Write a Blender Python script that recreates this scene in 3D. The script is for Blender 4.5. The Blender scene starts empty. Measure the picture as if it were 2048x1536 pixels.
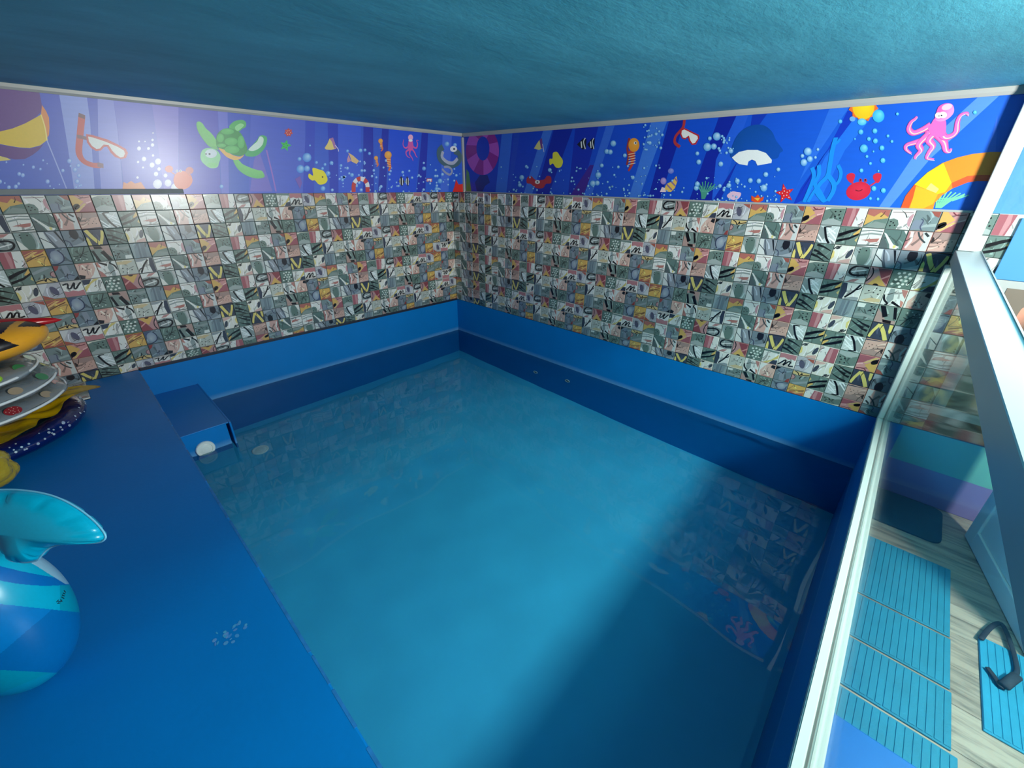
import bpy, bmesh, math, random
from mathutils import Vector, Matrix

scene = bpy.context.scene
COL = scene.collection
random.seed(7)

# ------------------------------------------------------------------ camera, world, light, exposure
CAM = Vector((-3.16718, -3.90738, 1.27226))
F, YAW, PIT, ROL = 841.976, 0.7555, 0.4478, 0.0140
FW = Vector((math.cos(PIT) * math.cos(YAW), math.cos(PIT) * math.sin(YAW), -math.sin(PIT)))
_r = Vector((math.sin(YAW), -math.cos(YAW), 0.0))
_u = _r.cross(FW)
RT = math.cos(ROL) * _r + math.sin(ROL) * _u
UP = -math.sin(ROL) * _r + math.cos(ROL) * _u
cam_data = bpy.data.cameras.new('camera')
cam = bpy.data.objects.new('camera', cam_data)
COL.objects.link(cam)
cam.matrix_world = Matrix.Translation(CAM) @ Matrix((RT, UP, -FW)).transposed().to_4x4()
cam_data.sensor_fit = 'HORIZONTAL'
cam_data.sensor_width = 36.0
cam_data.lens = F / 2048.0 * 36.0
cam_data.clip_start = 0.02
scene.camera = cam

world = bpy.data.worlds.new('world')
scene.world = world
world.use_nodes = True
world.node_tree.nodes['Background'].inputs[0].default_value = (0.75, 0.88, 1.0, 1)
world.node_tree.nodes['Background'].inputs[1].default_value = 0.1

scene.view_settings.view_transform = 'Standard'
scene.view_settings.look = 'None'
scene.view_settings.gamma = 1.0
scene.view_settings.use_curve_mapping = False
scene.view_settings.exposure = 0.0
scene.cycles.use_denoising = True
scene.cycles.max_bounces = 10
scene.cycles.diffuse_bounces = 4
scene.cycles.glossy_bounces = 4
scene.cycles.transmission_bounces = 8
scene.cycles.transparent_max_bounces = 12
scene.cycles.caustics_reflective = False
scene.cycles.caustics_refractive = True
scene.cycles.sample_clamp_indirect = 6.0
scene.cycles.blur_glossy = 0.5


def area(name, loc, direction, sx, sy, power, color=(1, 1, 1), caustic=False):
    d = bpy.data.lights.new(name, 'AREA')
    d.shape = 'RECTANGLE'
    d.size, d.size_y = sx, sy
    d.energy = power
    d.color = color
    o = bpy.data.objects.new(name, d)
    COL.objects.link(o)
    o.location = loc
    o.rotation_euler = Vector(direction).to_track_quat('-Z', 'Y').to_euler()
    if caustic:
        d.cycles.is_caustics_light = True
    return o


area('room_lamp', (-1.60, -5.36, 1.44), (0.0, 1.0, 0.0), 0.42, 0.48, 182.0, (0.97, 1.0, 0.95), True)
area('room_fill_light', (-1.5, -4.85, 1.66), (0.0, -0.25, -1.0), 0.9, 0.25, 3.5, (1.0, 0.98, 0.95))  # unseen fill light added to brighten the outer floor and mats


# ------------------------------------------------------------------ helpers
def px_ray(x, y):
    return FW + RT * ((x - 1024.0) / F) + UP * ((768.0 - y) / F)


def on_plane(x, y, axis, v):
    """the point of an axis-aligned plane that was measured at a pixel of the photograph"""
    d = px_ray(x, y)
    t = (v - CAM[axis]) / d[axis]
    return CAM + d * t


def to_px(p):
    d = Vector(p) - CAM
    z = d.dot(FW)
    return (1024 + F * d.dot(RT) / z, 768 - F * d.dot(UP) / z)


def lin(c):
    out = []
    for v in c[:3]:
        v = v / 255.0
        out.append(v / 12.92 if v <= 0.04045 else ((v + 0.055) / 1.055) ** 2.4)
    return (out[0], out[1], out[2], 1.0)


def new_mat(name):
    m = bpy.data.materials.new(name)
    m.use_nodes = True
    nt = m.node_tree
    return m, nt, nt.nodes['Principled BSDF']


def mat(name, rgb, rough=0.5, var=0.0, scale=8.0, bump=0.0, bscale=60.0, metallic=0.0, coat=0.0, spec=0.5, stretch=None, trans=0.0):
    """a procedural material: base colour varied by noise, with a noise bump"""
    m, nt, p = new_mat(name)
    p.inputs['Roughness'].default_value = rough
    p.inputs['Metallic'].default_value = metallic
    p.inputs['Coat Weight'].default_value = coat
    p.inputs['Specular IOR Level'].default_value = spec
    p.inputs['Transmission Weight'].default_value = trans
    c = lin(rgb)
    tc = nt.nodes.new('ShaderNodeTexCoord')
    mp = nt.nodes.new('ShaderNodeMapping')
    nt.links.new(tc.outputs['Object'], mp.inputs['Vector'])
    if stretch:
        mp.inputs['Scale'].default_value = stretch
    n = nt.nodes.new('ShaderNodeTexNoise')
    n.inputs['Scale'].default_value = scale
    n.inputs['Detail'].default_value = 5
    nt.links.new(mp.outputs['Vector'], n.inputs['Vector'])
    r = nt.nodes.new('ShaderNodeValToRGB')
    r.color_ramp.elements[0].position = 0.3
    r.color_ramp.elements[1].position = 0.7
    lo, hi = max(0.0, 1 - var), 1 + var
    r.color_ramp.elements[0].color = (c[0] * lo, c[1] * lo, c[2] * lo, 1)
    r.color_ramp.elements[1].color = (min(1, c[0] * hi), min(1, c[1] * hi), min(1, c[2] * hi), 1)
    nt.links.new(n.outputs['Fac'], r.inputs['Fac'])
    nt.links.new(r.outputs['Color'], p.inputs['Base Color'])
    if bump > 0:
        b = nt.nodes.new('ShaderNodeTexNoise')
        b.inputs['Scale'].default_value = bscale
        b.inputs['Detail'].default_value = 6
        nt.links.new(mp.outputs['Vector'], b.inputs['Vector'])
        bn = nt.nodes.new('ShaderNodeBump')
        bn.inputs['Strength'].default_value = bump
        bn.inputs['Distance'].default_value = 0.01
        nt.links.new(b.outputs['Fac'], bn.inputs['Height'])
        nt.links.new(bn.outputs['Normal'], p.inputs['Normal'])
    return m


def print_mat(name, rough=0.3, coat=0.3, spec=0.5, ink=1.0):
    """printed or coloured surface: colour comes from the mesh's own colour attribute"""
    m, nt, p = new_mat(name)
    a = nt.nodes.new('ShaderNodeAttribute')
    a.attribute_name = 'Col'
    n = nt.nodes.new('ShaderNodeTexNoise')
    n.inputs['Scale'].default_value = 35
    mx = nt.nodes.new('ShaderNodeMix')
    mx.data_type = 'RGBA'
    mx.blend_type = 'MULTIPLY'
    mx.inputs['Factor'].default_value = 0.12
    nt.links.new(a.outputs['Color'], mx.inputs['A'])
    nt.links.new(n.outputs['Fac'], mx.inputs['B'])
    dk = nt.nodes.new('ShaderNodeMix')
    dk.data_type = 'RGBA'
    dk.blend_type = 'MULTIPLY'
    dk.inputs['Factor'].default_value = 1.0
    dk.inputs['B'].default_value = (ink, ink, ink, 1)
    nt.links.new(mx.outputs['Result'], dk.inputs['A'])
    nt.links.new(dk.outputs['Result'], p.inputs['Base Color'])
    p.inputs['Roughness'].default_value = rough
    p.inputs['Coat Weight'].default_value = coat
    p.inputs['Coat Roughness'].default_value = 0.25
    p.inputs['Specular IOR Level'].default_value = spec
    return m


def link(name, me, parent=None, m=None):
    o = bpy.data.objects.new(name, me)
    COL.objects.link(o)
    if m is not None and not me.materials:
        me.materials.append(m)
    if parent is not None:
        o.parent = parent
    return o


def empty(name, loc=(0, 0, 0)):
    o = bpy.data.objects.new(name, None)
    o.empty_display_size = 0.1
    COL.objects.link(o)
    o.location = loc
    return o


def tag(o, label=None, cat=None, group=None, kind=None):
    if label:
        o['label'] = label
    if cat:
        o['category'] = cat
    if group:
        o['group'] = group
    if kind:
        o['kind'] = kind
    return o


def box_bm(bm, lo, hi, bevel=0.0, seg=2):
    r = bmesh.ops.create_cube(bm, size=1.0)
    vs = r['verts']
    for v in vs:
        v.co = Vector([(lo[i] + hi[i]) / 2 + v.co[i] * (hi[i] - lo[i]) for i in range(3)])
    if bevel > 0:
        es = list({e for v in vs for e in v.link_edges})
        bmesh.ops.bevel(bm, geom=es, offset=bevel, segments=seg, affect='EDGES', profile=0.5)


def finish(bm, name, parent=None, m=None, smooth=False):
    bmesh.ops.recalc_face_normals(bm, faces=bm.faces[:])
    me = bpy.data.meshes.new(name)
    bm.to_mesh(me)
    bm.free()
    if smooth:
        for p in me.polygons:
            p.use_smooth = True
    return link(name, me, parent, m)


def box(name, lo, hi, m, parent=None, bevel=0.0, seg=2):
    bm = bmesh.new()
    box_bm(bm, lo, hi, bevel, seg)
    return finish(bm, name, parent, m)


def tube_bm(bm, pts, rad, seg=10, closed=False, flat=1.0):
    """a tube along a polyline; rad is a number or a list"""
    n = len(pts)
    pts = [Vector(p) for p in pts]
    rings = []
    prev = None
    for i, p in enumerate(pts):
        a = pts[(i - 1) % n] if (closed or i > 0) else p
        b = pts[(i + 1) % n] if (closed or i < n - 1) else p
        t = (b - a).normalized()
        ref = Vector((0, 0, 1)) if abs(t.z) < 0.95 else Vector((1, 0, 0))
        s = t.cross(ref).normalized()
        u = s.cross(t).normalized()
        r = rad[i] if isinstance(rad, (list, tuple)) else rad
        rings.append([bm.verts.new(p + (s * math.cos(k * 2 * math.pi / seg) + u * math.sin(k * 2 * math.pi / seg) * flat) * r) for k in range(seg)])
    m = n if closed else n - 1
    for i in range(m):
        A, B = rings[i], rings[(i + 1) % n]
        for k in range(seg):
            bm.faces.new((A[k], A[(k + 1) % seg], B[(k + 1) % seg], B[k]))
    if not closed:
        bm.faces.new(rings[0])
        bm.faces.new(list(reversed(rings[-1])))


def clip_poly(poly, lo, hi):
    """Sutherland-Hodgman against the rectangle lo..hi; vertices are (x, y, colour)"""
    for ax, lim, sgn in ((0, lo[0], 1), (0, hi[0], -1), (1, lo[1], 1), (1, hi[1], -1)):
        out = []
        n = len(poly)
        for i in range(n):
            a, b = poly[i], poly[(i + 1) % n]
            ia, ib = (a[ax] - lim) * sgn >= 0, (b[ax] - lim) * sgn >= 0
            if ia:
                out.append(a)
            if ia != ib:
                t = (lim - a[ax]) / (b[ax] - a[ax])
                ca, cb = a[2], b[2]
                out.append((a[0] + (b[0] - a[0]) * t, a[1] + (b[1] - a[1]) * t, tuple(ca[k] + (cb[k] - ca[k]) * t for k in range(4))))
        poly = out
        if len(poly) < 3:
            return []
    return poly


class Flat:
    """layers of flat coloured shapes (a print); build() turns them into one mesh with a colour attribute"""

    def __init__(self, lo, hi, dz=0.00005):
        self.lo, self.hi, self.dz = lo, hi, dz
        self.polys = []
        self.layer = 0

    def _add(self, poly):
        p = clip_poly(poly, self.lo, self.hi)
        if len(p) >= 3:
            self.polys.append((p, self.layer))

    def poly(self, pts, c, c2=None):
        self.layer += 1
        ca = lin(c)
        if c2 is None:
            self._add([(p[0], p[1], ca) for p in pts])
        else:                                   # second colour towards the last half of the outline
            cb = lin(c2)
            n = len(pts)
            self._add([(p[0], p[1], ca if i < n / 2 else cb) for i, p in enumerate(pts)])

    def disc(self, x, y, rx, ry, c, c2=None, rot=0.0, n=18):
        self.layer += 1
        cr, sr = math.cos(rot), math.sin(rot)
        rim = []
        for k in range(n):
            a = 2 * math.pi * k / n
            ex, ey = rx * math.cos(a), ry * math.sin(a)
            rim.append((x + ex * cr - ey * sr, y + ex * sr + ey * cr))
        ca = lin(c)
        if c2 is None:
            self._add([(p[0], p[1], ca) for p in rim])
            return
        cc = lin(c2)
        hx, hy = x + 0.25 * rx, y + 0.3 * ry
        for k in range(n):
            a, b = rim[k], rim[(k + 1) % n]
            self._add([(hx, hy, cc), (a[0], a[1], ca), (b[0], b[1], ca)])

    def stroke(self, pts, w, c, taper=False):
        """polyline of constant width, as quads with round joints"""
        self.layer += 1
        ca = lin(c)
        n = len(pts)
        L, R = [], []
        for i in range(n):
            a = pts[max(0, i - 1)]
            b = pts[min(n - 1, i + 1)]
            dx, dy = b[0] - a[0], b[1] - a[1]
            l = math.hypot(dx, dy) or 1e-9
            k = w / 2
            if taper:
                k *= 1.15 - 0.85 * i / (n - 1)
            L.append((pts[i][0] - dy / l * k, pts[i][1] + dx / l * k))
            R.append((pts[i][0] + dy / l * k, pts[i][1] - dx / l * k))
        for i in range(n - 1):
            self._add([(L[i][0], L[i][1], ca), (L[i + 1][0], L[i + 1][1], ca), (R[i + 1][0], R[i + 1][1], ca), (R[i][0], R[i][1], ca)])

    def curve(self, pts, w, c, taper=False, steps=5):
        self.stroke(smooth_line(pts, steps), w, c, taper)

    def mesh(self, name, place, base=None):
        """place(x, y, h) -> 3-D point, h is the height of the layer above the surface"""
        verts, faces, cols = [], [], []
        if base:
            for p, cs in base:
                i0 = len(verts)
                verts += p
                faces.append(list(range(i0, i0 + len(p))))
                cols += cs
        for p, layer in self.polys:
            i0 = len(verts)
            verts += [place(v[0], v[1], 0.0001 + layer * self.dz) for v in p]
            faces.append(list(range(i0, i0 + len(p))))
            cols += [v[2] for v in p]
        me = bpy.data.meshes.new(name)
        me.from_pydata([tuple(v) for v in verts], [], faces)
        at = me.color_attributes.new('Col', 'FLOAT_COLOR', 'CORNER')
        flat = []
        for f in me.polygons:
            for vi in f.vertices:
                flat += list(cols[vi])
        at.data.foreach_set('color', flat)
        return me


def smooth_line(pts, steps=5, closed=False):
    """Catmull-Rom through the points"""
    n = len(pts)
    out = []
    rng = n if closed else n - 1
    for i in range(rng):
        if closed:
            p0, p1, p2, p3 = pts[(i - 1) % n], pts[i], pts[(i + 1) % n], pts[(i + 2) % n]
        else:
            p0, p1, p2, p3 = pts[max(0, i - 1)], pts[i], pts[i + 1], pts[min(n - 1, i + 2)]
        for s in range(steps):
            t = s / steps
            out.append(tuple(0.5 * ((2 * p1[k]) + (p2[k] - p0[k]) * t + (2 * p0[k] - 5 * p1[k] + 4 * p2[k] - p3[k]) * t * t + (3 * p1[k] - p0[k] - 3 * p2[k] + p3[k]) * t ** 3) for k in range(len(p1))))
    if not closed:
        out.append(tuple(pts[-1]))
    return out


def color_mesh(me, colors):
    """one colour per polygon"""
    at = me.color_attributes.new('Col', 'FLOAT_COLOR', 'CORNER')
    flat = []
    for f, c in zip(me.polygons, colors):
        flat += list(c) * len(f.vertices)
    at.data.foreach_set('color', flat)


# ------------------------------------------------------------------ materials
BLUE = (2, 114, 186)
M_pool = mat('blue_pool_paint', BLUE, 0.4, 0.04, 3.0, 0.05, 40, spec=0.3)
M_deck = mat('blue_deck_paint', (2, 116, 192), 0.42, 0.05, 2.5, 0.06, 60, spec=0.25)
M_floor_pool = mat('pool_floor_paint', (66, 190, 234), 0.6, 0.06, 2.0)
M_grout = mat('dark_grout', (40, 42, 42), 0.8, 0.1, 30)
M_white = mat('white_trim', (166, 167, 163), 0.35, 0.03, 6)
M_alu = mat('white_powder_coated_aluminium', (210, 216, 210), 0.3, 0.02, 6, spec=0.6)
M_steel = mat('brushed_grey_metal', (122, 128, 130), 0.6, 0.05, 20, spec=0.2)
M_dark = mat('dark_rubber_seal', (22, 30, 48), 0.5, 0.05, 20)
M_groove = mat('channel_groove', (60, 62, 55), 0.6, 0.05, 20)
M_tile = print_mat('printed_tile', 0.28, 0.35, 0.5, 0.95)
M_mural = print_mat('printed_mural', 0.44, 0.3, 0.5, 0.95)
M_vinyl = print_mat('printed_vinyl', 0.3, 0.35)
M_plastic_white = mat('white_plastic', (225, 226, 220), 0.3, 0.02, 10)

# ceiling: blue-green brushed plaster
M_ceil, nt, p = new_mat('brushed_blue_plaster')
tc = nt.nodes.new('ShaderNodeTexCoord')
mp = nt.nodes.new('ShaderNodeMapping')
mp.inputs['Scale'].default_value = (1.0, 2.2, 1.0)
mp.inputs['Rotation'].default_value = (0, 0, math.radians(40))
n1 = nt.nodes.new('ShaderNodeTexNoise')
n1.inputs['Scale'].default_value = 1.6
n1.inputs['Detail'].default_value = 8
n1.inputs['Roughness'].default_value = 0.62
r1 = nt.nodes.new('ShaderNodeValToRGB')
r1.color_ramp.elements[0].position = 0.3
r1.color_ramp.elements[0].color = lin((58, 154, 174))
r1.color_ramp.elements[1].position = 0.72
r1.color_ramp.elements[1].color = lin((86, 186, 206))
n2 = nt.nodes.new('ShaderNodeTexNoise')
n2.inputs['Scale'].default_value = 14
n2.inputs['Detail'].default_value = 8
n2.inputs['Roughness'].default_value = 0.7
bp = nt.nodes.new('ShaderNodeBump')
bp.inputs['Strength'].default_value = 0.22
bp.inputs['Distance'].default_value = 0.012
for a, b in ((tc.outputs['Object'], mp.inputs['Vector']), (mp.outputs['Vector'], n1.inputs['Vector']), (mp.outputs['Vector'], n2.inputs['Vector']),
             (n1.outputs['Fac'], r1.inputs['Fac']), (r1.outputs['Color'], p.inputs['Base Color']), (n2.outputs['Fac'], bp.inputs['Height']), (bp.outputs['Normal'], p.inputs['Normal'])):
    nt.links.new(a, b)
p.inputs['Roughness'].default_value = 0.6

# water: clear, refracting, slightly tinted
M_water, nt, p = new_mat('pool_water')
nt.nodes.remove(p)
g = nt.nodes.new('ShaderNodeBsdfGlass')
g.inputs['IOR'].default_value = 1.333
g.inputs['Roughness'].default_value = 0.0
g.inputs['Color'].default_value = (0.78, 0.97, 1.0, 1)
nt.links.new(g.outputs['BSDF'], nt.nodes['Material Output'].inputs['Surface'])

# pane: clear greenish glass that lets lamp light through
M_glass, nt, p = new_mat('greenish_clear_glass')
nt.nodes.remove(p)
tr = nt.nodes.new('ShaderNodeBsdfTransparent')
tr.inputs['Color'].default_value = (0.90, 0.955, 0.935, 1)
gl = nt.nodes.new('ShaderNodeBsdfGlossy')
gl.inputs['Roughness'].default_value = 0.06
lw = nt.nodes.new('ShaderNodeLayerWeight')
lw.inputs['Blend'].default_value = 0.5
pw = nt.nodes.new('ShaderNodeMath')
pw.operation = 'POWER'
pw.inputs[1].default_value = 6.0
nt.links.new(lw.outputs['Facing'], pw.inputs[0])
fr = nt.nodes.new('ShaderNodeMath')
fr.operation = 'MULTIPLY_ADD'
fr.inputs[1].default_value = 0.6
fr.inputs[2].default_value = 0.03
nt.links.new(pw.outputs[0], fr.inputs[0])
mx = nt.nodes.new('ShaderNodeMixShader')
nt.links.new(fr.outputs[0], mx.inputs[0])
nt.links.new(tr.outputs[0], mx.inputs[1])
nt.links.new(gl.outputs[0], mx.inputs[2])
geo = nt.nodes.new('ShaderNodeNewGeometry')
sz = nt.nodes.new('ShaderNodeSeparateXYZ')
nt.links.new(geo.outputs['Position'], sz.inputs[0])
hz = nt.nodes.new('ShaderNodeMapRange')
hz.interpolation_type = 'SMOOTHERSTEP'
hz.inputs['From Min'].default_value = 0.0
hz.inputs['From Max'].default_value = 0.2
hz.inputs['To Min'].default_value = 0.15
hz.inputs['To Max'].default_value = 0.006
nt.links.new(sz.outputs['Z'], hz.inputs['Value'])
df = nt.nodes.new('ShaderNodeBsdfDiffuse')  # haze near the bottom: the channel's blurred reflection put into the pane's colour
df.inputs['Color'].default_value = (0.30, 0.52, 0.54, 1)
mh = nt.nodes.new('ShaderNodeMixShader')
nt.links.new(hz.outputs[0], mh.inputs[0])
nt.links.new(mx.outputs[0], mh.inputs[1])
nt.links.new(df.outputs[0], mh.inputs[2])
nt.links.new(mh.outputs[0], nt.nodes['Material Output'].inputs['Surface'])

# pool walls carry a pale lime line just above the water
WATER_Z = -0.385
m_ = M_pool
nt = m_.node_tree
p = nt.nodes['Principled BSDF']
src = p.inputs['Base Color'].links[0].from_socket
geo = nt.nodes.new('ShaderNodeNewGeometry')
sx = nt.nodes.new('ShaderNodeSeparateXYZ')
nt.links.new(geo.outputs['Position'], sx.inputs[0])
mr = nt.nodes.new('ShaderNodeMapRange')
mr.inputs['From Min'].default_value = WATER_Z
mr.inputs['From Max'].default_value = WATER_Z + 0.045
mr.inputs['To Min'].default_value = 0.55
mr.inputs['To Max'].default_value = 0.0
nt.links.new(sx.outputs['Z'], mr.inputs['Value'])
gt = nt.nodes.new('ShaderNodeMath')
gt.operation = 'GREATER_THAN'
gt.inputs[1].default_value = WATER_Z - 0.002
nt.links.new(sx.outputs['Z'], gt.inputs[0])
mu = nt.nodes.new('ShaderNodeMath')
mu.operation = 'MULTIPLY'
nt.links.new(mr.outputs[0], mu.inputs[0])
nt.links.new(gt.outputs[0], mu.inputs[1])
mixc = nt.nodes.new('ShaderNodeMix')
mixc.data_type = 'RGBA'
nt.links.new(mu.outputs[0], mixc.inputs['Factor'])
nt.links.new(src, mixc.inputs['A'])
mixc.inputs['B'].default_value = lin((120, 165, 200))
nt.links.new(mixc.outputs['Result'], p.inputs['Base Color'])

# ------------------------------------------------------------------ the setting
KM = 0.0405             # slope of the upper right wall against the tiled one
ZT = 1.16561            # top of the tiles above the deck (deck is z = 0)
XM = 0.17               # the mural of the right wall sits this far back on its ledge
FL = -0.45              # floor of the room beyond the glass
PF = -1.115             # pool floor


def ceil_z(y):
    return 1.722 + 0.0095 * y


# ceiling slab, slightly out of level
bm = bmesh.new()
vs = []
for z in (0.0, 0.12):
    for (x, y) in ((-4.5, 0.15), (0.45, 0.15), (0.45, -7.6), (-4.5, -7.6)):
        vs.append(bm.verts.new((x, y, ceil_z(y) + z)))
for f in ((0, 1, 2, 3), (7, 6, 5, 4), (0, 4, 5, 1), (1, 5, 6, 2), (2, 6, 7, 3), (3, 7, 4, 0)):
    bm.faces.new([vs[i] for i in f])
ceiling = finish(bm, 'ceiling', None, M_ceil)
tag(ceiling, 'low blue green brushed plaster ceiling over the pool', kind='structure')

# left wall (behind the tiles and the left mural) and right wall with its ledge
wall_left = box('wall_left', (-4.5, 0.0075, -1.2), (0.4, 0.15, 1.8), M_grout)
tag(wall_left, 'tiled wall on the left of the pool behind the inflatables', kind='structure')
wall_right = box('wall_right', (0.0075, -5.6, 0.0), (XM + 0.002, 0.0075, ZT - 0.002), M_grout)
tag(wall_right, 'tiled wall on the right of the pool reaching past the glass', kind='structure')
bm = bmesh.new()
box_bm(bm, (XM + 0.002, -5.6, -0.5), (0.4, 0.0075, 1.8))
finish(bm, 'wall_core', wall_right, M_grout)


def mural_x(y):
    return XM + KM * max(y, -4.1)


bm = bmesh.new()
prof = [(mural_x(0.0075) + 0.002, 0.0075), (mural_x(-4.1) + 0.002, -4.1), (mural_x(-4.1) + 0.002, -5.6), (0.38, -5.6), (0.38, 0.0075)]
lo_ = [bm.verts.new((a, b, ZT - 0.0005)) for a, b in prof]
hi_ = [bm.verts.new((a, b, 1.79)) for a, b in prof]
bm.faces.new(lo_)
bm.faces.new(hi_)
for i in range(5):
    bm.faces.new((lo_[i], lo_[(i + 1) % 5], hi_[(i + 1) % 5], hi_[i]))
finish(bm, 'upper_wall', wall_right, mat('pale_blue_brushed_wall', (70, 132, 178), 0.6, 0.1, 3.0, 0.2, 30))
box('green_band', (0.002, -5.6, -0.225), (0.17, -4.07, -0.001), mat('green_wall_paint', (112, 190, 172), 0.5, 0.05, 5), wall_right)
box('purple_band', (0.002, -5.6, FL), (0.17, -4.07, -0.2255), mat('purple_wall_paint', (134, 122, 176), 0.5, 0.05, 5), wall_right)
# other walls of the room, out of the picture
M_room = mat('room_wall_paint', (120, 126, 130), 0.7, 0.05, 3)
tag(box('wall_far', (-4.5, -7.6, FL), (0.45, -7.5, 1.8), M_room), 'plain wall at the far end of the outer room', kind='structure')
tag(box('wall_side', (-4.6, -7.6, -1.2), (-4.45, 0.15, 1.8), M_room), 'plain wall beyond the blue deck', kind='structure')
tag(box('wall_outer', (0.0075, -7.6, FL), (0.4, -5.6, 1.8), M_room), 'plain continuation of the right wall in the outer room', kind='structure')

# pool shell
bm = bmesh.new()
box_bm(bm, (-3.0, 0.0, PF - 0.1), (0.0, 0.0074, -0.006))                # under the left tiles
box_bm(bm, (0.0, -4.12, PF - 0.1), (0.17, 0.0074, -0.003), 0.002)        # under the right tiles
box_bm(bm, (-4.5, -4.06, PF - 0.1), (0.0, -3.995, -0.004))               # parapet under the glass
for v in bm.verts:
    if abs(v.co.y + 4.06) < 1e-4:
        v.co.y = -4.058 + 0.0222 * v.co.x
    elif abs(v.co.y + 3.995) < 1e-4:
        v.co.y = -3.9915 + 0.0222 * v.co.x
pool = finish(bm, 'pool_basin', None, M_pool)
tag(pool, 'blue painted pool basin filled with water below the tiled walls', 'pool', kind='structure')
box('pool_floor', (-3.0, -4.08, PF - 0.1), (0.0, 0.0, PF), M_floor_pool, pool)
deck = box('pool_deck', (-4.45, -4.04, PF - 0.1), (-3.0, 0.0, 0.0), M_deck, None, 0.006)
tag(deck, 'dark blue painted deck to the left of the pool', 'deck', kind='structure')
# worn lip of the deck and a chalky stain
bm = bmesh.new()
rng = random.Random(4)
y = -3.95
while y < -0.02:
    l = rng.uniform(0.05, 0.4)
    w = rng.uniform(0.002, 0.005)
    box_bm(bm, (-3.004 - w, y, -0.0015), (-2.9992, min(y + l, -0.02), 0.0006))
    y += l + rng.uniform(0.0, 0.08)
finish(bm, 'worn_edge', deck, mat('scuffed_blue', (36, 116, 184), 0.5, 0.2, 30))
fl = Flat((-10, -10), (10, 10))
for i in range(26):
    a = rng.uniform(0, 6.28)
    d = rng.uniform(0, 0.03)
    fl.disc(-3.165 + math.cos(a) * d + (i % 2) * 0.045 * rng.random(), -2.70 + math.sin(a) * d - (i % 3) * 0.02 * rng.random(), rng.uniform(.003, .009), rng.uniform(.002, .007), (60 + rng.randint(0, 40), 134 + rng.randint(0, 30), 206), None, rng.uniform(0, 3), 8)
me = fl.mesh('chalky_stain', lambda a, b, h: (a, b, 0.0005 + h * 0.2))
link('chalky_stain', me, deck, print_mat('stain_print', 0.6, 0.0))

# water surface with a hint of swell
bm = bmesh.new()
bmesh.ops.create_grid(bm, x_segments=120, y_segments=160, size=0.5)
rng = random.Random(12)
swell = []
for k in range(7):
    lam, an = rng.uniform(0.2, 0.55), rng.uniform(0, 6.28)
    swell.append((6.283 / lam * math.cos(an), 6.283 / lam * math.sin(an), rng.uniform(0, 6.28), 0.0026 * lam / 6.283))
for v in bm.verts:
    x, y = -1.5 + v.co.x * 3.0, -2.04 + v.co.y * 4.08
    v.co = Vector((x, y, WATER_Z + sum(a * math.sin(kx * x + ky * y + ph) for kx, ky, ph, a in swell)))
water = finish(bm, 'pool_water', None, M_water, True)
if water.data.polygons[0].normal.z < 0:
    water.data.flip_normals()
tag(water, 'still clear blue water filling the pool', 'water', kind='structure')
water.cycles.is_caustics_caster = True
for o in (pool, deck) + tuple(pool.children):
    o.cycles.is_caustics_receiver = True

# floor of the room beyond the glass: wood-grain planks running away from the pool
M_sub = mat('floor_underlay', (120, 112, 104), 0.8, 0.1, 10)
floor = box('floor', (-4.5, -7.6, FL - 0.1), (0.4, -4.05, FL - 0.004), M_sub)
tag(floor, 'pale grey wood grain floor of the room beyond the glass', kind='structure')
M_planks = []
for k, c in enumerate(((186, 170, 150), (176, 162, 144), (192, 178, 158))):
    m, nt, p = new_mat('grey_wood_grain_%d' % k)
    tc = nt.nodes.new('ShaderNodeTexCoord')
    mp = nt.nodes.new('ShaderNodeMapping')
    mp.inputs['Scale'].default_value = (14.0, 1.3, 1.0)
    mp.inputs['Location'].default_value = (k * 3.7, k * 1.3, 0)
    n = nt.nodes.new('ShaderNodeTexNoise')
    n.inputs['Scale'].default_value = 2.2
    n.inputs['Detail'].default_value = 7
    n.inputs['Roughness'].default_value = 0.65
    n.inputs['Distortion'].default_value = 0.6
    r = nt.nodes.new('ShaderNodeValToRGB')
    r.color_ramp.elements[0].position = 0.33
    r.color_ramp.elements[0].color = lin((112, 100, 88))
    r.color_ramp.elements[1].position = 0.56
    r.color_ramp.elements[1].color = lin(c)
    nt.links.new(tc.outputs['Object'], mp.inputs['Vector'])
    nt.links.new(mp.outputs['Vector'], n.inputs['Vector'])
    nt.links.new(n.outputs['Fac'], r.inputs['Fac'])
    nt.links.new(r.outputs['Color'], p.inputs['Base Color'])
    p.inputs['Roughness'].default_value = 0.45
    M_planks.append(m)
k = 0
x = -2.9
while x < 0.0:
    w = 0.19
    x1 = min(x + w, 0.0)
    cut = -4.12 - (0.75 + 0.55 * (k % 3) * 0.7)
    for (ya, yb) in ((-4.055, cut), (cut - 0.0015, cut - 1.2)):
        bm = bmesh.new()
        box_bm(bm, (x, yb, FL - 0.004), (x1 - 0.0015, ya, FL), 0.0008, 1)
        finish(bm, 'plank', floor, M_planks[k % 3])
        k += 1
    x += w

# trims
T = 1


def trim(label, lo, hi, m=M_white, bevel=0.003):
    global T
    o = box('trim_%d' % T, lo, hi, m, None, bevel)
    tag(o, label, kind='structure')
    T += 1
    return o


bm = bmesh.new()


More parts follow.
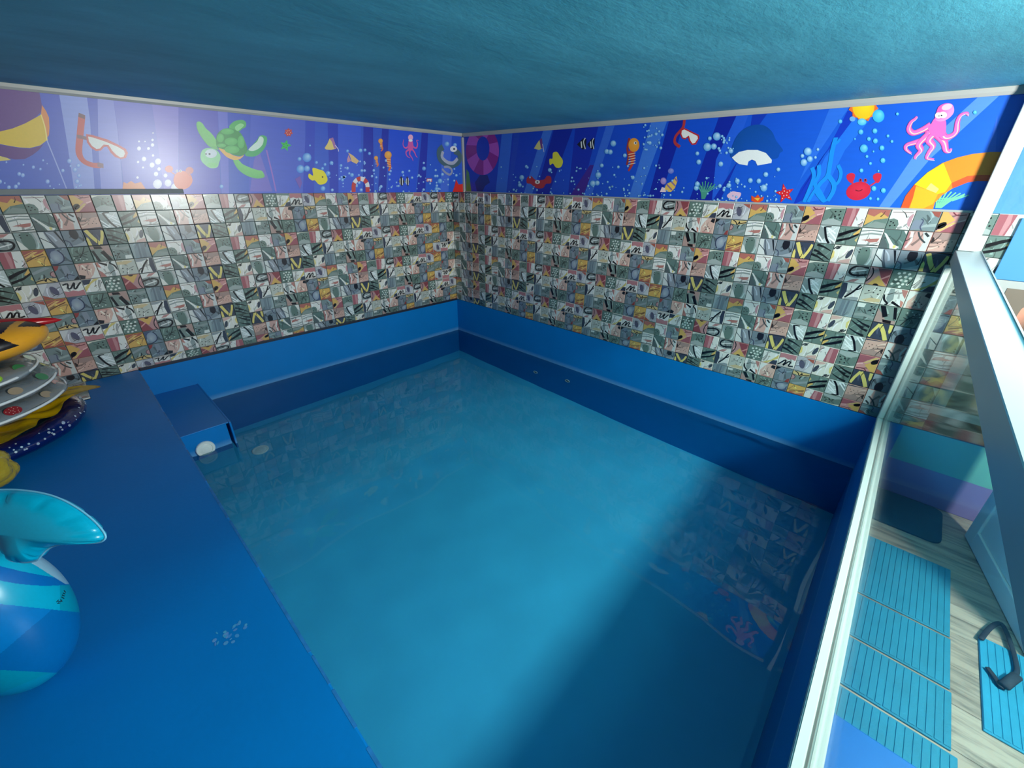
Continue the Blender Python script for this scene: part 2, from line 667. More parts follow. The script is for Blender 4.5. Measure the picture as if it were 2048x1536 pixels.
def sloped_bar(label, a, b, h, depth, m):
    """a bar under the ceiling from a to b (x, y), h high"""
    global T
    bm = bmesh.new()
    da, db = Vector((a[0], a[1], 0)), Vector((b[0], b[1], 0))
    t = (db - da).normalized()
    nrm = Vector((-t.y, t.x, 0)) * depth
    ring = []
    for q in (da, db):
        z = ceil_z(q.y)
        ring.append([bm.verts.new(q + Vector((0, 0, z - h))), bm.verts.new(q + nrm * 0.55 + Vector((0, 0, z - h))), bm.verts.new(q + nrm + Vector((0, 0, z - h * 0.6))),
                     bm.verts.new(q + nrm + Vector((0, 0, z - 0.0005))), bm.verts.new(q + Vector((0, 0, z - 0.0005)))])
    for i in range(5):
        bm.faces.new((ring[0][i], ring[0][(i + 1) % 5], ring[1][(i + 1) % 5], ring[1][i]))
    bm.faces.new(ring[0])
    bm.faces.new(list(reversed(ring[1])))
    o = finish(bm, 'trim_%d' % T, None, m)
    tag(o, label, kind='structure')
    T += 1


sloped_bar('white ceiling trim strip above the left mural', (XM - 0.002, 0.005), (-4.45, 0.005), 0.03, 0.018, M_white)
sloped_bar('white ceiling trim strip above the right mural', (mural_x(-4.0) + 0.002, -4.011), (mural_x(-0.02) + 0.002, -0.02), 0.033, 0.018, M_white)
trim('white upright corner trim between the two murals', (XM - 0.022, -0.022, ZT - 0.01), (XM + 0.001, 0.004, 1.685), M_white)
low = trim('thin white trim along the bottom of the right mural', (XM - 0.012, -4.01, ZT - 0.003), (XM + 0.001, -0.02, ZT + 0.008), M_white, 0.002)
for v in low.data.vertices:
    v.co.x += KM * v.co.y
trim('grey metal bar under the left part of the left mural', (-4.45, -0.011, 1.168), (-2.408, 0.006, 1.199), M_steel)
trim('dark seal between the left wall tiles and the pool wall', (-2.995, -0.007, -0.012), (-0.002, 0.004, 0.011), M_dark, 0.002)

# ------------------------------------------------------------------ mosaic tiles, each a piece
W_, G_, D_, K_, P_, R_, Y_, O_, L_, B_ = (222, 224, 216), (112, 140, 128), (66, 76, 98), (24, 22, 30), (206, 160, 154), (178, 88, 98), (216, 176, 88), (186, 92, 66), (168, 168, 176), (118, 138, 146)


def motif(row, col, q):
    """the printed design of one tile of the 12 x 3 repeat, on the unit square"""
    k = (row, col)
    if k == (0, 0):
        q.poly([(0, 1), (1, 1), (1, .6), (.75, .68), (.55, .6), (.3, .7), (0, .62)], (200, 128, 132))
        q.poly([(.1, .2), (.5, .35), (1, .15), (1, 0), (0, 0)], (196, 190, 180))
        q.curve([(-.1, .05), (.12, .22), (.38, .52), (.44, .44), (.34, .12), (.42, .2), (.62, .46), (.74, .42), (.68, .14), (.95, .2)], .07, K_)
    elif k == (0, 1):
        q.poly([(.55, 0), (1, 0), (1, .7), (.8, .4)], (205, 208, 206))
        q.disc(.36, .5, .17, .32, (100, 98, 124), None, .35)
        q.poly([(.5, 1), (1, .72), (1, 1)], O_)
    elif k == (0, 2):
        q.poly([(0, .1), (.4, .42), (1, .55), (1, 1), (0, 1)], Y_)
        q.poly([(0, .72), (.35, .6), (.6, .85), (1, .6), (1, 1), (0, 1)], (196, 110, 92))
        q.poly([(0, 0), (1, 0), (1, .25), (.5, .35)], (142, 160, 150))
    elif k == (0, 3):
        q.poly([(0, 0), (.45, 0), (.5, .25), (.4, .48), (.2, .56), (0, .5)], G_)
        for a in ((.12, .38), (.24, .32), (.34, .2), (.14, .16)):
            q.disc(a[0], a[1], .04, .04, K_, None, 0, 7)
        q.disc(1.02, .5, .2, .36, (206, 150, 158))
        q.stroke([(.05, .88), (.95, .9)], .03, (150, 110, 110))
    elif k == (0, 4):
        q.poly([(.6, 1), (1, 1), (1, .7), (.8, .78)], (176, 88, 70))
        q.poly([(0, 0), (.5, .1), (.45, .5), (.1, .55), (0, .4)], (134, 148, 164))
        q.poly([(.4, .15), (1, .25), (1, .4), (.5, .3)], (160, 180, 176))
        q.curve([(.3, .6), (.42, .5), (.38, .2), (.5, 0)], .04, (84, 92, 122))
    elif k == (0, 5):
        q.poly([(0, 1), (0, .3), (.3, .35), (.6, .62), (.3, .9), (.2, 1)], Y_)
        q.poly([(.2, 0), (.75, .5), (1, .6), (1, 0)], (178, 94, 106))
        q.poly([(0, 0), (.2, .02), (.7, .5), (.55, .5)], (214, 186, 110))
        q.curve([(-.05, .1), (.1, .35), (.25, .42), (.22, .3), (.05, .2)], .13, K_)
        q.curve([(.4, 1), (.6, .85), (.95, .9)], .04, (140, 50, 70))
    elif k == (0, 6):
        q.poly([(0, 0), (1, 0), (1, .22), (.6, .36), (.3, .34), (0, .2)], (164, 178, 172))
        q.poly([(0, 1), (0, .84), (.3, .95), (1, .97), (1, 1)], (222, 222, 206))
        for a in ((.55, .78), (.8, .8), (.78, .6), (.6, .5), (.88, .42)):
            q.disc(a[0], a[1], .045, .045, K_, None, 0, 7)
    elif k == (0, 7):
        q.poly([(0, 0), (.5, 0), (.62, 1), (0, 1)], (184, 98, 108))
        q.poly([(.28, 0), (.42, 0), (.5, .6), (.45, 1), (.3, 1)], (206, 140, 142))
        q.poly([(.86, 0), (1, 0), (1, .5), (.92, .3)], (204, 176, 168))
    elif k == (0, 8):
        q.poly([(0, 0), (1, 0), (1, .36), (.55, .25), (0, .34)], W_)
        q.poly([(.1, 0), (.5, .02), (.72, .24), (.4, .2)], (196, 134, 128))
        q.curve([(1.02, .92), (.5, 1.0), (.18, .82), (.12, .56), (.4, .42), (.9, .5), (1.05, .58)], .085, K_)
        q.stroke([(.2, .62), (.9, .8)], .06, (226, 230, 226))
    elif k == (0, 9):
        q.poly([(.35, 1), (1, 1), (1, .1), (.7, .35)], (162, 72, 80))
        q.poly([(.1, 0), (.5, .58), (.62, .45), (.98, 0)], Y_)
        q.poly([(.62, .4), (1, .7), (1, .58), (.66, .34)], (214, 150, 146))
        q.disc(.5, 0, .14, .1, K_, None, 0, 10)
        q.curve([(.08, 1), (.2, .7), (.12, .35), (-.05, .1)], .05, K_)
    elif k == (0, 10):
        rr = random.Random(3)
        for a in ((.3, .82), (.52, .88), (.76, .84), (.4, .64), (.64, .66), (.86, .62), (.26, .46), (.5, .46), (.72, .44), (.42, .26), (.64, .24), (.84, .26), (.16, .2), (.54, .08)):
            q.disc(a[0], a[1], .075, .065, (214, 222, 212), None, rr.random(), 9)
    elif k == (0, 11):
        q.poly([(0, 1), (0, .88), (1, .84), (1, 1)], (120, 146, 136))
        q.poly([(.1, 0), (.6, .3), (1, .8), (1, .5), (.5, .1), (.4, 0)], (214, 196, 110))
        q.poly([(.5, 0), (.7, .3), (1, .35), (1, 0)], D_)
        q.disc(.42, .48, .09, .03, (150, 140, 90), None, .4, 8)
    elif k == (1, 0):
        q.poly([(.25, 1), (.6, 1), (.62, 0), (.35, 0)], (140, 152, 164))
        q.disc(.42, .78, .26, .14, (126, 144, 160))
        q.curve([(.16, .74), (.4, .62), (.68, .76)], .04, (76, 84, 112))
        q.poly([(0, 1), (.3, 1), (0, .74)], K_)
        q.poly([(.72, 0), (1, 0), (1, .34), (.85, .24)], (170, 66, 58))
    elif k == (1, 1):
        q.poly([(0, 1), (1, 1), (1, .84), (.5, .7), (0, .78)], (214, 188, 122))
        q.curve([(.1, 1), (.3, .9), (.42, .72), (.56, .92), (.6, .8), (1, .9)], .045, K_)
        q.disc(.08, .5, .13, .2, (196, 146, 142))
        q.curve([(0, .74), (.2, .6), (.16, .4), (0, .32)], .035, (100, 70, 80))
        q.poly([(.1, .1), (1, .46), (1, .3), (.3, 0)], (150, 164, 164))
    elif k == (1, 2):
        q.stroke([(0, .84), (.5, .92), (1, .88)], .05, (110, 130, 126))
        q.stroke([(0, .62), (.5, .74), (1, .72)], .09, (150, 164, 158))
        q.poly([(.1, .34), (.5, .44), (.96, .5), (.9, .3), (.6, .24), (.4, .32)], (194, 120, 106))
        q.stroke([(0, .04), (.5, .08), (1, .1)], .05, (70, 90, 88))
    elif k == (1, 3):
        q.poly([(0, 0), (0, .7), (.35, .2), (.4, 0)], (96, 112, 112))
        q.poly([(0, .84), (.12, .8), (.6, .24), (.9, .12), (.8, 0), (.5, 0), (.42, .22)], W_)
        q.poly([(.86, 1), (1, .8), (1, 1)], (226, 226, 216))
        q.disc(.68, .12, .07, .1, (214, 204, 120), None, 0, 8)
    elif k == (1, 4):
        q.poly([(0, 0), (.12, .1), (.1, .9), (0, 1)], (188, 120, 120))
        q.stroke([(.16, 1), (.24, .5), (.1, .1)], .09, W_)
        q.poly([(.7, 0), (1, 0), (1, 1), (.6, 1), (.78, .5)], (204, 210, 206))
        q.curve([(.4, 1), (.56, .7), (.85, .45)], .06, (70, 84, 86))
        q.stroke([(.7, .96), (.9, .78)], .08, (60, 72, 74))
    elif k == (1, 5):
        q.poly([(0, 1), (1, 1), (1, .72), (.5, .66), (0, .74)], (178, 146, 134))
        q.disc(0, .62, .12, .16, (70, 56, 56))
        for a in ((.3, .46), (.5, .52), (.72, .46), (.84, .6), (.4, .3), (.62, .32), (.8, .3)):
            q.disc(a[0], a[1], .035, .025, (70, 54, 52), None, .4, 7)
        q.poly([(0, 0), (1, 0), (1, .08), (0, .02)], D_)
    elif k == (1, 6):
        q.poly([(0, 1), (.3, .8), (.5, .4), (.2, 0), (0, 0)], (144, 160, 156))
        for a, b in (((.35, .95), (.9, .6)), ((.45, .8), (1, .3)), ((0, .5), (.4, .05)), ((.6, .35), (1, .1)), ((.05, .2), (.25, 0))):
            q.stroke([a, b], .07, (232, 240, 238))
        q.curve([(.25, .96), (.34, .7), (.5, .3), (.72, 0)], .09, K_)
        q.stroke([(.3, .95), (.6, .98)], .06, (40, 44, 48))
    elif k == (1, 7):
        q.poly([(.7, .62), (1, .98), (1, .74), (.84, .54)], (222, 182, 92))
        q.poly([(0, .62), (.5, .86), (.94, 1), (1, 1), (.86, .84), (.4, .62), (0, .4)], K_)
        q.poly([(0, .26), (.6, .46), (1, .72), (1, .6), (.6, .32), (0, .1)], K_)
        q.poly([(.88, .3), (1, .5), (1, .2)], (210, 190, 120))
    elif k == (1, 8):
        q.poly([(0, 1), (.22, 1), (.3, .5), (.2, 0), (0, 0)], D_)
        q.curve([(.9, 1), (.75, .7), (.6, .45), (.3, .1)], .08, K_)
        q.curve([(.7, .62), (.9, .72), (1, .9)], .05, K_)
        q.poly([(.3, .06), (.7, .2), (1, .2), (1, 0), (.3, 0)], (150, 162, 164))
    elif k == (1, 9):
        q.poly([(.1, .12), (.5, .3), (1, .28), (1, .1), (.4, .04)], (208, 188, 142))
        for a in ((.62, .9), (.82, .8), (.3, .7), (.55, .62), (.78, .56)):
            q.disc(a[0], a[1], .05, .035, K_, None, .5, 7)
        q.stroke([(0, .02), (1, .02)], .05, (230, 224, 200))
    elif k == (1, 10):
        q.poly([(.7, 1), (1, 1), (1, .5), (.84, .7)], (198, 128, 116))
        q.poly([(.2, 1), (.4, 1), (.5, .4), (.34, .1), (.16, .4)], (150, 166, 162))
        q.curve([(0, .6), (.1, .3), (.3, .1), (.2, 0)], .08, (34, 36, 40))
        q.poly([(.5, .3), (1, 0), (.8, 0), (.45, .16)], K_)
        q.poly([(.82, .4), (1, .3), (1, 0), (.92, .02)], (208, 140, 124))
    elif k == (1, 11):
        q.poly([(0, 1), (.5, 1), (.3, .8), (.08, .4), (.1, 0), (0, 0)], W_)
        q.poly([(.78, 1), (1, 1), (1, .7), (.7, .8)], (40, 42, 50))
        for a in ((.4, .4), (.6, .44), (.72, .34), (.5, .24)):
            q.disc(a[0], a[1], .04, .035, (80, 56, 54), None, 0, 7)
        q.poly([(.2, .12), (.6, .06), (.9, .14), (.8, 0), (.3, 0)], (212, 150, 140))
    elif k == (2, 0):
        q.poly([(.5, 0), (1, 0), (1, .7), (.8, .3)], (82, 98, 132))
        q.disc(.62, .5, .3, .4, (134, 152, 172), (170, 184, 190))
        q.curve([(1, .95), (.7, .96), (.36, .75), (.3, .4), (.46, .1)], .05, (56, 66, 100))
    elif k == (2, 1):
        q.poly([(0, 0), (1, 0), (1, .55), (.6, .3), (.2, .2), (0, .06)], (184, 96, 78))
        q.poly([(.3, .1), (.8, .42), (1, .5), (1, .42), (.5, .1)], (222, 186, 110))
        q.stroke([(.1, .26), (.6, .46), (1, .66)], .05, (128, 78, 48))
        q.stroke([(.5, .06), (1, .3)], .04, (218, 170, 100))
    elif k == (2, 2):
        q.disc(.5, .52, .3, .62, (104, 134, 122))
        q.poly([(0, 0), (.36, 0), (.16, .4), (0, .6)], (220, 222, 212))
        for a in ((.24, .88), (.56, .84), (.24, .72)):
            q.disc(a[0], a[1], .04, .04, K_, None, 0, 7)
        q.poly([(.82, 1), (1, 1), (1, .3), (.9, .4)], (186, 190, 186))
    elif k == (2, 3):
        q.poly([(0, 0), (.5, 0), (.3, .5), (.24, 1), (0, 1)], (210, 216, 210))
        q.curve([(.3, 1), (.42, .5), (.62, 0)], .05, (84, 98, 112))
        q.stroke([(0, .66), (.4, .3), (.56, 0)], .035, (70, 82, 90))
        q.poly([(.72, 1), (.84, 1), (1, .4), (1, .2)], (36, 42, 54))
    elif k == (2, 4):
        q.disc(.56, .78, .22, .34, (38, 36, 50))
        q.poly([(0, 0), (.5, .1), (1, .3), (1, 0)], (160, 172, 178))
        q.curve([(0, .42), (.2, .3), (.26, 0)], .05, (76, 86, 116))
    elif k == (2, 5):
        q.stroke([(.12, .98), (.34, .5), (.62, .04)], .2, (222, 206, 108))
        q.stroke([(.96, .92), (.84, .5), (.64, .04)], .15, (222, 206, 108))
        q.poly([(0, 0), (.18, 0), (.14, .4), (.06, .56), (0, .4)], (222, 206, 108))
    elif k == (2, 6):
        for a, b in (((.15, .95), (.98, .62)), ((.05, .6), (.6, .38)), ((.3, .46), (1, .1)), ((0, .34), (.8, -.02))):
            q.stroke([a, ((a[0] + b[0]) / 2, (a[1] + b[1]) / 2 + .04), b], .1, (34, 38, 40), True)
    elif k == (2, 7):
        q.poly([(0, .1), (.14, .3), (.1, .6), (0, .7)], (222, 206, 120))
        q.disc(.86, .56, .12, .3, (74, 84, 100), None, -.35)
        q.poly([(.5, .14), (1, .3), (1, 0), (.4, 0)], (214, 178, 166))
        q.curve([(0, .76), (.16, .94), (.3, .86), (.12, .8), (.36, 1)], .05, (60, 66, 70))
    elif k == (2, 8):
        q.poly([(.2, 0), (.42, 0), (.46, 1), (.26, 1)], (116, 136, 146))
        q.poly([(.5, 0), (.6, 0), (.66, 1), (.56, 1)], (108, 126, 138))
        q.poly([(.8, 0), (1, 0), (1, 1), (.9, 1)], (150, 172, 172))
    elif k == (2, 9):
        q.poly([(.02, .98), (.42, .98), (.38, .74), (.04, .72)], (216, 222, 214))
        q.poly([(0, .3), (.4, .4), (1, .24), (1, .08), (.5, .2), (0, .14)], (146, 162, 156))
        for a in ((.72, .84), (.9, .72), (.74, .6), (.92, .46)):
            q.disc(a[0], a[1], .055, .045, K_, None, 0, 7)
    elif k == (2, 10):
        q.poly([(0, 0), (0, .8), (.3, .5), (.5, .2), (1, .2), (1, 0)], (186, 152, 140))
        q.poly([(.05, 1), (.3, 1), (.56, .42), (.34, .3)], K_)
        q.poly([(.68, 1), (.84, 1), (1, .3), (.86, .3)], K_)
        q.poly([(.36, .2), (.8, .18), (.82, 0), (.44, .02)], (40, 22, 22))
    elif k == (2, 11):
        q.curve([(.2, 0), (.4, .4), (.75, .86)], .04, (40, 52, 50))
        q.stroke([(.42, .42), (.2, .5)], .03, (40, 52, 50))
        q.stroke([(.5, .54), (.9, .56)], .03, (40, 52, 50))
        for a in ((.3, .8), (.5, .88), (.62, .74), (.84, .8), (.9, .66)):
            q.disc(a[0], a[1], .04, .04, (196, 212, 200), None, 0, 7)


BASES = {(0, 0): W_, (0, 1): (182, 184, 190), (0, 2): G_, (0, 3): W_, (0, 4): (128, 150, 150), (0, 5): (208, 150, 146), (0, 6): G_, (0, 7): W_, (0, 8): (142, 154, 150), (0, 9): (194, 142, 140), (0, 10): (104, 134, 122), (0, 11): W_,
         (1, 0): B_, (1, 1): (124, 146, 140), (1, 2): W_, (1, 3): (100, 132, 124), (1, 4): (208, 168, 156), (1, 5): (210, 172, 156), (1, 6): (196, 208, 204), (1, 7): G_, (1, 8): W_, (1, 9): (188, 196, 182), (1, 10): W_, (1, 11): (216, 182, 166),
         (2, 0): (124, 146, 156), (2, 1): (218, 176, 86), (2, 2): (152, 172, 166), (2, 3): (150, 160, 168), (2, 4): (124, 142, 152), (2, 5): (68, 78, 100), (2, 6): (104, 132, 122), (2, 7): (222, 222, 208), (2, 8): (132, 154, 160), (2, 9): (122, 146, 140), (2, 10): (128, 150, 140), (2, 11): (108, 136, 124)}

HS = 0.0468             # half size of a tile's face; tiles repeat every 0.1


def tile_mesh(row, col):
    """a bevelled tile lying in the x-z plane, its face towards -y at y = 0"""
    q = Flat((-HS, -HS), (HS, HS), 0.00002)

    class Q:                                    # unit square to metres
        def __init__(s): pass
        def poly(s, pts, c, c2=None): q.poly([((a - .5) * 2 * HS, (b - .5) * 2 * HS) for a, b in pts], c, c2)
        def disc(s, x, y, rx, ry, c, c2=None, rot=0.0, n=12): q.disc((x - .5) * 2 * HS, (y - .5) * 2 * HS, rx * 2 * HS, ry * 2 * HS, c, c2, rot, n)
        def stroke(s, pts, w, c, taper=False): q.stroke([((a - .5) * 2 * HS, (b - .5) * 2 * HS) for a, b in pts], w * 2 * HS * (1.3 if sum(c) < 330 else 1.05), c, taper)
        def curve(s, pts, w, c, taper=False): q.curve([((a - .5) * 2 * HS, (b - .5) * 2 * HS) for a, b in pts], w * 2 * HS * (1.3 if sum(c) < 330 else 1.05), c, taper, 3)
    rg = random.Random(row * 31 + col * 7 + 5)  # loose brush marks under and over the print
    b0 = BASES[(row, col)]

    def brush(k, w):
        x, y, an, ln = rg.uniform(.05, .95), rg.uniform(.05, .95), rg.uniform(0.3, 2.4), rg.uniform(.15, .4)
        c = tuple(max(0, min(236, v * k + (8 if k > 1 else 0))) for v in b0)
        dx, dy = math.cos(an) * ln, math.sin(an) * ln
        Q().curve([(x - dx, y - dy), (x + dy * .18, y - dx * .18), (x + dx, y + dy)], w, c, True)
    for k, w in ((0.72, .12), (1.2, .1), (1.2, .05), (0.8, .09), (0.74, .05)):
        brush(k, w)
    motif(row, col, Q())
    if rg.random() < 0.6:
        brush(0.3, .035)

    def mute(c):
        l = 0.25 * c[0] + 0.6 * c[1] + 0.15 * c[2]
        k = 0.72 if max(c[:3]) < 0.62 else 0.86
        return tuple((l + (c[i] - l) * k) ** 1.16 * (1.0, 1.0, 1.03)[i] for i in range(3)) + (1.0,)
    q.polys = [([(v[0], v[1], mute(v[2])) for v in p], ly) for p, ly in q.polys]
    base = mute(lin(BASES[(row, col)]))
    o = 0.0490
    t = [(-HS, 0, -HS), (HS, 0, -HS), (HS, 0, HS), (-HS, 0, HS)]
    b = [(-o, 0.0035, -o), (o, 0.0035, -o), (o, 0.0035, o), (-o, 0.0035, o)]
    c = [(-o, 0.0075, -o), (o, 0.0075, -o), (o, 0.0075, o), (-o, 0.0075, o)]
    quads = [(t, [base] * 4)]
    edge = tuple(min(1.0, v * 1.05) for v in base[:3]) + (1.0,)
    for i in range(4):
        j = (i + 1) % 4
        quads.append(([b[i], b[j], t[j], t[i]], [edge] * 4))
        quads.append(([c[i], c[j], b[j], b[i]], [edge] * 4))
    me = q.mesh('tile', lambda x, y, h: (x, -h, y), quads)
    me.materials.append(M_tile)
    return me


TILES = {}
AL, BE = [2, 3, 4, 5, 6, 7], [8, 9, 10, 11, 0, 1]
TILE_N = 0


def block(kind, rot):
    cols = AL if kind == 'a' else BE
    out = {}
    for r in range(3):
        for c in range(6):
            out[(r, c)] = (2 - r, cols[5 - c]) if rot else (r, cols[c])
    return out


def lay_tiles(parent, seqs, start, count, to_world, rz, bottom_cut, skip=None):
    """seqs: per strip the run of blocks; start: index of the first column, columns count rightwards in the picture"""
    global TILE_N
    rng = random.Random(11)
    for s, seq in enumerate(seqs):
        strip = empty('tile_strip')
        strip.parent = parent
        for bi, code in enumerate(seq):
            bl = block(code[0], code.endswith('r'))
            for r in range(3):
                zc = ZT - 0.05 - 0.1 * (3 * s + r)
                if zc < -0.06:
                    continue
                for c in range(6):
                    col = start[s] + bi * 6 + c
                    if col < 0 or col >= count:
                        continue
                    pos = to_world(col, zc)
                    if skip and skip(pos):
                        continue
                    mr_, mc_ = bl[(r, c)]
                    cut = zc - 0.05 < bottom_cut
                    key = (mr_, mc_)
                    if key not in TILES:
                        TILES[key] = tile_mesh(mr_, mc_)
                    o = bpy.data.objects.new('tile', TILES[key])
                    COL.objects.link(o)
                    o.parent = strip
                    o.location = pos
                    tilt = rng.uniform(-0.004, 0.004)
                    o.rotation_euler = (rng.uniform(-0.004, 0.004), (math.pi if code.endswith('r') else 0.0), rz + tilt)
                    if cut:                     # bottom row is cut to fit
                        top, bot = zc + 0.05, bottom_cut
                        k = (top - bot) / 0.1
                        o.scale = (1, 1, k)
                        o.location = (pos[0], pos[1], (top + bot) / 2)
                    TILE_N += 1


# right wall: columns count from the corner towards the glass
seq_B = [['b', 'a', 'b', 'a', 'b', 'a', 'a'], ['a', 'b', 'b', 'b', 'a', 'a', 'b'], ['a', 'a', 'b', 'b', 'br', 'a', 'ar'], ['a', 'b', 'b', 'b', 'a', 'b', 'ar']]
lay_tiles(wall_right, seq_B, [0, 0, 0, 0], 42, lambda c, z: (0.0, -0.05 - 0.1 * c, z), -math.pi / 2, 0.0)
# left wall: column n-1 ends in the corner
NA = 44
# blocks are listed left to right; the last one is cut off by the corner
seq_A = [['a', 'br', 'a', 'a', 'b', 'a', 'b', 'b'], ['b', 'a', 'br', 'a', 'a', 'b', 'b', 'br'], ['ar', 'b', 'br', 'a', 'b', 'a', 'b', 'br'], ['b', 'ar', 'a', 'br', 'ar', 'a', 'b', 'b']]
st_A = [NA - 3 - 42, NA - 3 - 42, NA - 3 - 42, NA - 48]
seq_A = [s for s in seq_A]
lay_tiles(wall_left, seq_A, st_A, NA, lambda c, z: (-4.4 + 0.05 + 0.1 * c, 0.0, z), 0.0, 0.0)

# a spare piece of the same tile sheet lies on the deck against the left wall
sheet = empty('tile_sheet', (-3.9, -0.2, 0.0))
tag(sheet, 'spare piece of mosaic tile sheet lying flat on the deck under the stacked rings', 'tile sheet')
back = box('backing', (-4.29, -0.36, 0.0003), (-3.286, -0.012, 0.0035), M_grout)
back.parent = sheet
back.matrix_parent_inverse = Matrix.Translation(-sheet.location)
for c in range(10):
    for r in range(4):
        key = ((r + 1) % 3, (2 - c) % 12)
        if key not in TILES:
            TILES[key] = tile_mesh(*key)
        o = bpy.data.objects.new('tile', TILES[key])
        COL.objects.link(o)
        o.parent = sheet
        o.location = (-3.336 - 0.1 * c + 3.9, -0.06 - 0.085 * r + 0.2, 0.0108)
        o.rotation_euler = (-math.pi / 2, 0, 0)
        o.scale = (1, 1, 0.85)

# ------------------------------------------------------------------ murals


def PA(x, y):
    v = on_plane(x, y, 1, 0.0)
    return (v.x, v.z)


def PB(x, y):
    d = px_ray(x, y)                            # plane x = XM + KM * y
    t = (XM + KM * CAM.y - CAM.x) / (d.x - KM * d.y)
    v = CAM + d * t
    return (-v.y, v.z)


class Art:
    """shapes measured on the photograph, laid on a wall plane"""

    def __init__(self, conv, lo, hi, place, start=0):
        self.cv, self.place = conv, place
        self.lo, self.hi = lo, hi
        self.layer = start
        self.f = None

    def begin(self):
        self.f = Flat(self.lo, self.hi, 0.000015)
        self.f.layer = self.layer

    def end(self, name, parent, kind=None, label=None):
        me = self.f.mesh(name, self.place)
        self.layer = self.f.layer
        o = link(name, me, parent, M_mural)
        tag(o, label, kind=kind)
        return o

    def poly(self, pts, c, c2=None, sm=False):
        if sm:
            pts = smooth_line(pts, 4, True)
        self.f.poly([self.cv(*p) for p in pts], c, c2)

    def disc(self, x, y, rx, ry, c, c2=None, n=20, rot=0.0):
        pts = []
        for k in range(n):
            a = 2 * math.pi * k / n
            ex, ey = rx * math.cos(a), ry * math.sin(a)
            pts.append(self.cv(x + ex * math.cos(rot) - ey * math.sin(rot), y + ex * math.sin(rot) + ey * math.cos(rot)))
        self.f.layer += 1
        ca = lin(c)
        if c2 is None:
            self.f._add([(p[0], p[1], ca) for p in pts])
        else:
            cc = lin(c2)
            h = self.cv(x + rx * .3, y - ry * .35)
            for k in range(n):
                a, b = pts[k], pts[(k + 1) % n]
                self.f._add([(h[0], h[1], cc), (a[0], a[1], ca), (b[0], b[1], ca)])

    def curve(self, pts, w, c, taper=False, steps=5):
        line = smooth_line(pts, steps) if len(pts) > 2 else pts
        q = [self.cv(*p) for p in line]
        m = line[len(line) // 2]
        a, b = self.cv(m[0], m[1] - 0.5), self.cv(m[0], m[1] + 0.5)
        self.f.stroke(q, w * math.hypot(a[0] - b[0], a[1] - b[1]), c, taper)

    def bubbles(self, lst, c=(70, 150, 220), c2=(190, 225, 245)):
        l0 = self.f.layer
        for i, b in enumerate(lst):
            self.f.layer = l0 + i % 4
            self.disc(b[0], b[1], b[2], b[2] * 1.05, c, c2, 12)
        self.f.layer = l0 + 5

    def star(self, x, y, r, c, r2=0.42, rot=-1.57, n=5):
        self.poly([(x + (r if k % 2 == 0 else r * r2) * math.cos(rot + k * math.pi / n), y + (r if k % 2 == 0 else r * r2) * math.sin(rot + k * math.pi / n)) for k in range(2 * n)], c)


# ---- left mural
XL, XR, ZB, ZTOP = -4.45, XM - 0.002, ZT, 1.7
bm = bmesh.new()
mural_l = empty('mural_panel', (0, 0, 0))
tag(mural_l, 'printed undersea mural panel with the green turtle on the left wall', 'mural')
b0 = box('backing_board', (XL, 0.0008, ZB), (XR, 0.0074, ZTOP), mat('mural_board_blue', (70, 90, 200), 0.4), mural_l)
A = Art(PA, (XL, ZB), (XR, ZTOP), lambda x, z, h: (x, 0.0006 - h, z))
A.begin()
n = 12
for i in range(n):                              # background of the print, violet blue to blue
    a, b = XL + (XR - XL) * i / n, XL + (XR - XL) * (i + 1) / n
    def cc(x, top):
        t = min(1, max(0, (x + 3.2) / 3.2))
        return lin((72 - 40 * t, (90 if top else 100) - 8 * t, 192 + (10 if top else 20) * t))
    A.f._add([(a, ZB, cc(a, 0)), (b, ZB, cc(b, 0)), (b, ZTOP, cc(b, 1)), (a, ZTOP, cc(a, 1))])
for pts, c in (([(117, 180), (172, 180), (180, 240), (190, 390), (150, 390), (135, 290)], (136, 154, 222)),
               ([(195, 180), (224, 180), (235, 260), (247, 390), (203, 390), (197, 300)], (130, 140, 218)),
               ([(224, 180), (357, 200), (357, 390), (250, 390), (236, 262)], (104, 112, 204)),
               ([(300, 180), (357, 200), (357, 390), (330, 390)], (128, 122, 210)),
               ([(357, 200), (435, 210), (442, 395), (358, 390)], (88, 92, 196)),
               ([(435, 210), (455, 212), (458, 395), (444, 395)], (106, 116, 212)),
               ([(502, 220), (610, 232), (612, 395), (497, 395)], (74, 98, 204)),
               ([(613, 230), (630, 232), (628, 395), (605, 395)], (46, 72, 192)),
               ([(655, 236), (676, 238), (677, 395), (660, 395)], (30, 58, 184)),
               ([(676, 238), (722, 242), (722, 395), (677, 395)], (52, 90, 212)),
               ([(727, 242), (746, 244), (748, 395), (726, 395)], (24, 46, 170)),
               ([(765, 246), (778, 248), (772, 395), (755, 395)], (24, 46, 168)),
               ([(780, 248), (842, 250), (830, 395), (775, 395)], (30, 80, 214)),
               ([(845, 252), (857, 253), (850, 395), (832, 395)], (22, 44, 170)),
               ([(886, 255), (905, 255), (896, 395), (880, 395)], (70, 110, 220))):
    A.poly(pts, c)
A.poly([(508, 320), (518, 300), (545, 383), (500, 383)], (116, 108, 200))
A.curve([(533, 300), (545, 350), (552, 383)], 3, (150, 110, 200))
A.curve([(94, 281), (112, 325), (133, 377)], 2, (150, 165, 225))
A.end('sea_background', mural_l)
A.begin()
A.poly([(-140, 150), (30, 170), (78, 180), (84, 212), (82, 224), (70, 236), (50, 247), (25, 257), (0, 263), (-140, 290)], (98, 58, 134))
A.poly([(-140, 290), (0, 263), (25, 257), (50, 247), (72, 235), (82, 229), (88, 250), (94, 275), (92, 282), (80, 291), (60, 296), (40, 295), (20, 292), (0, 288), (-140, 300)], (222, 188, 60))
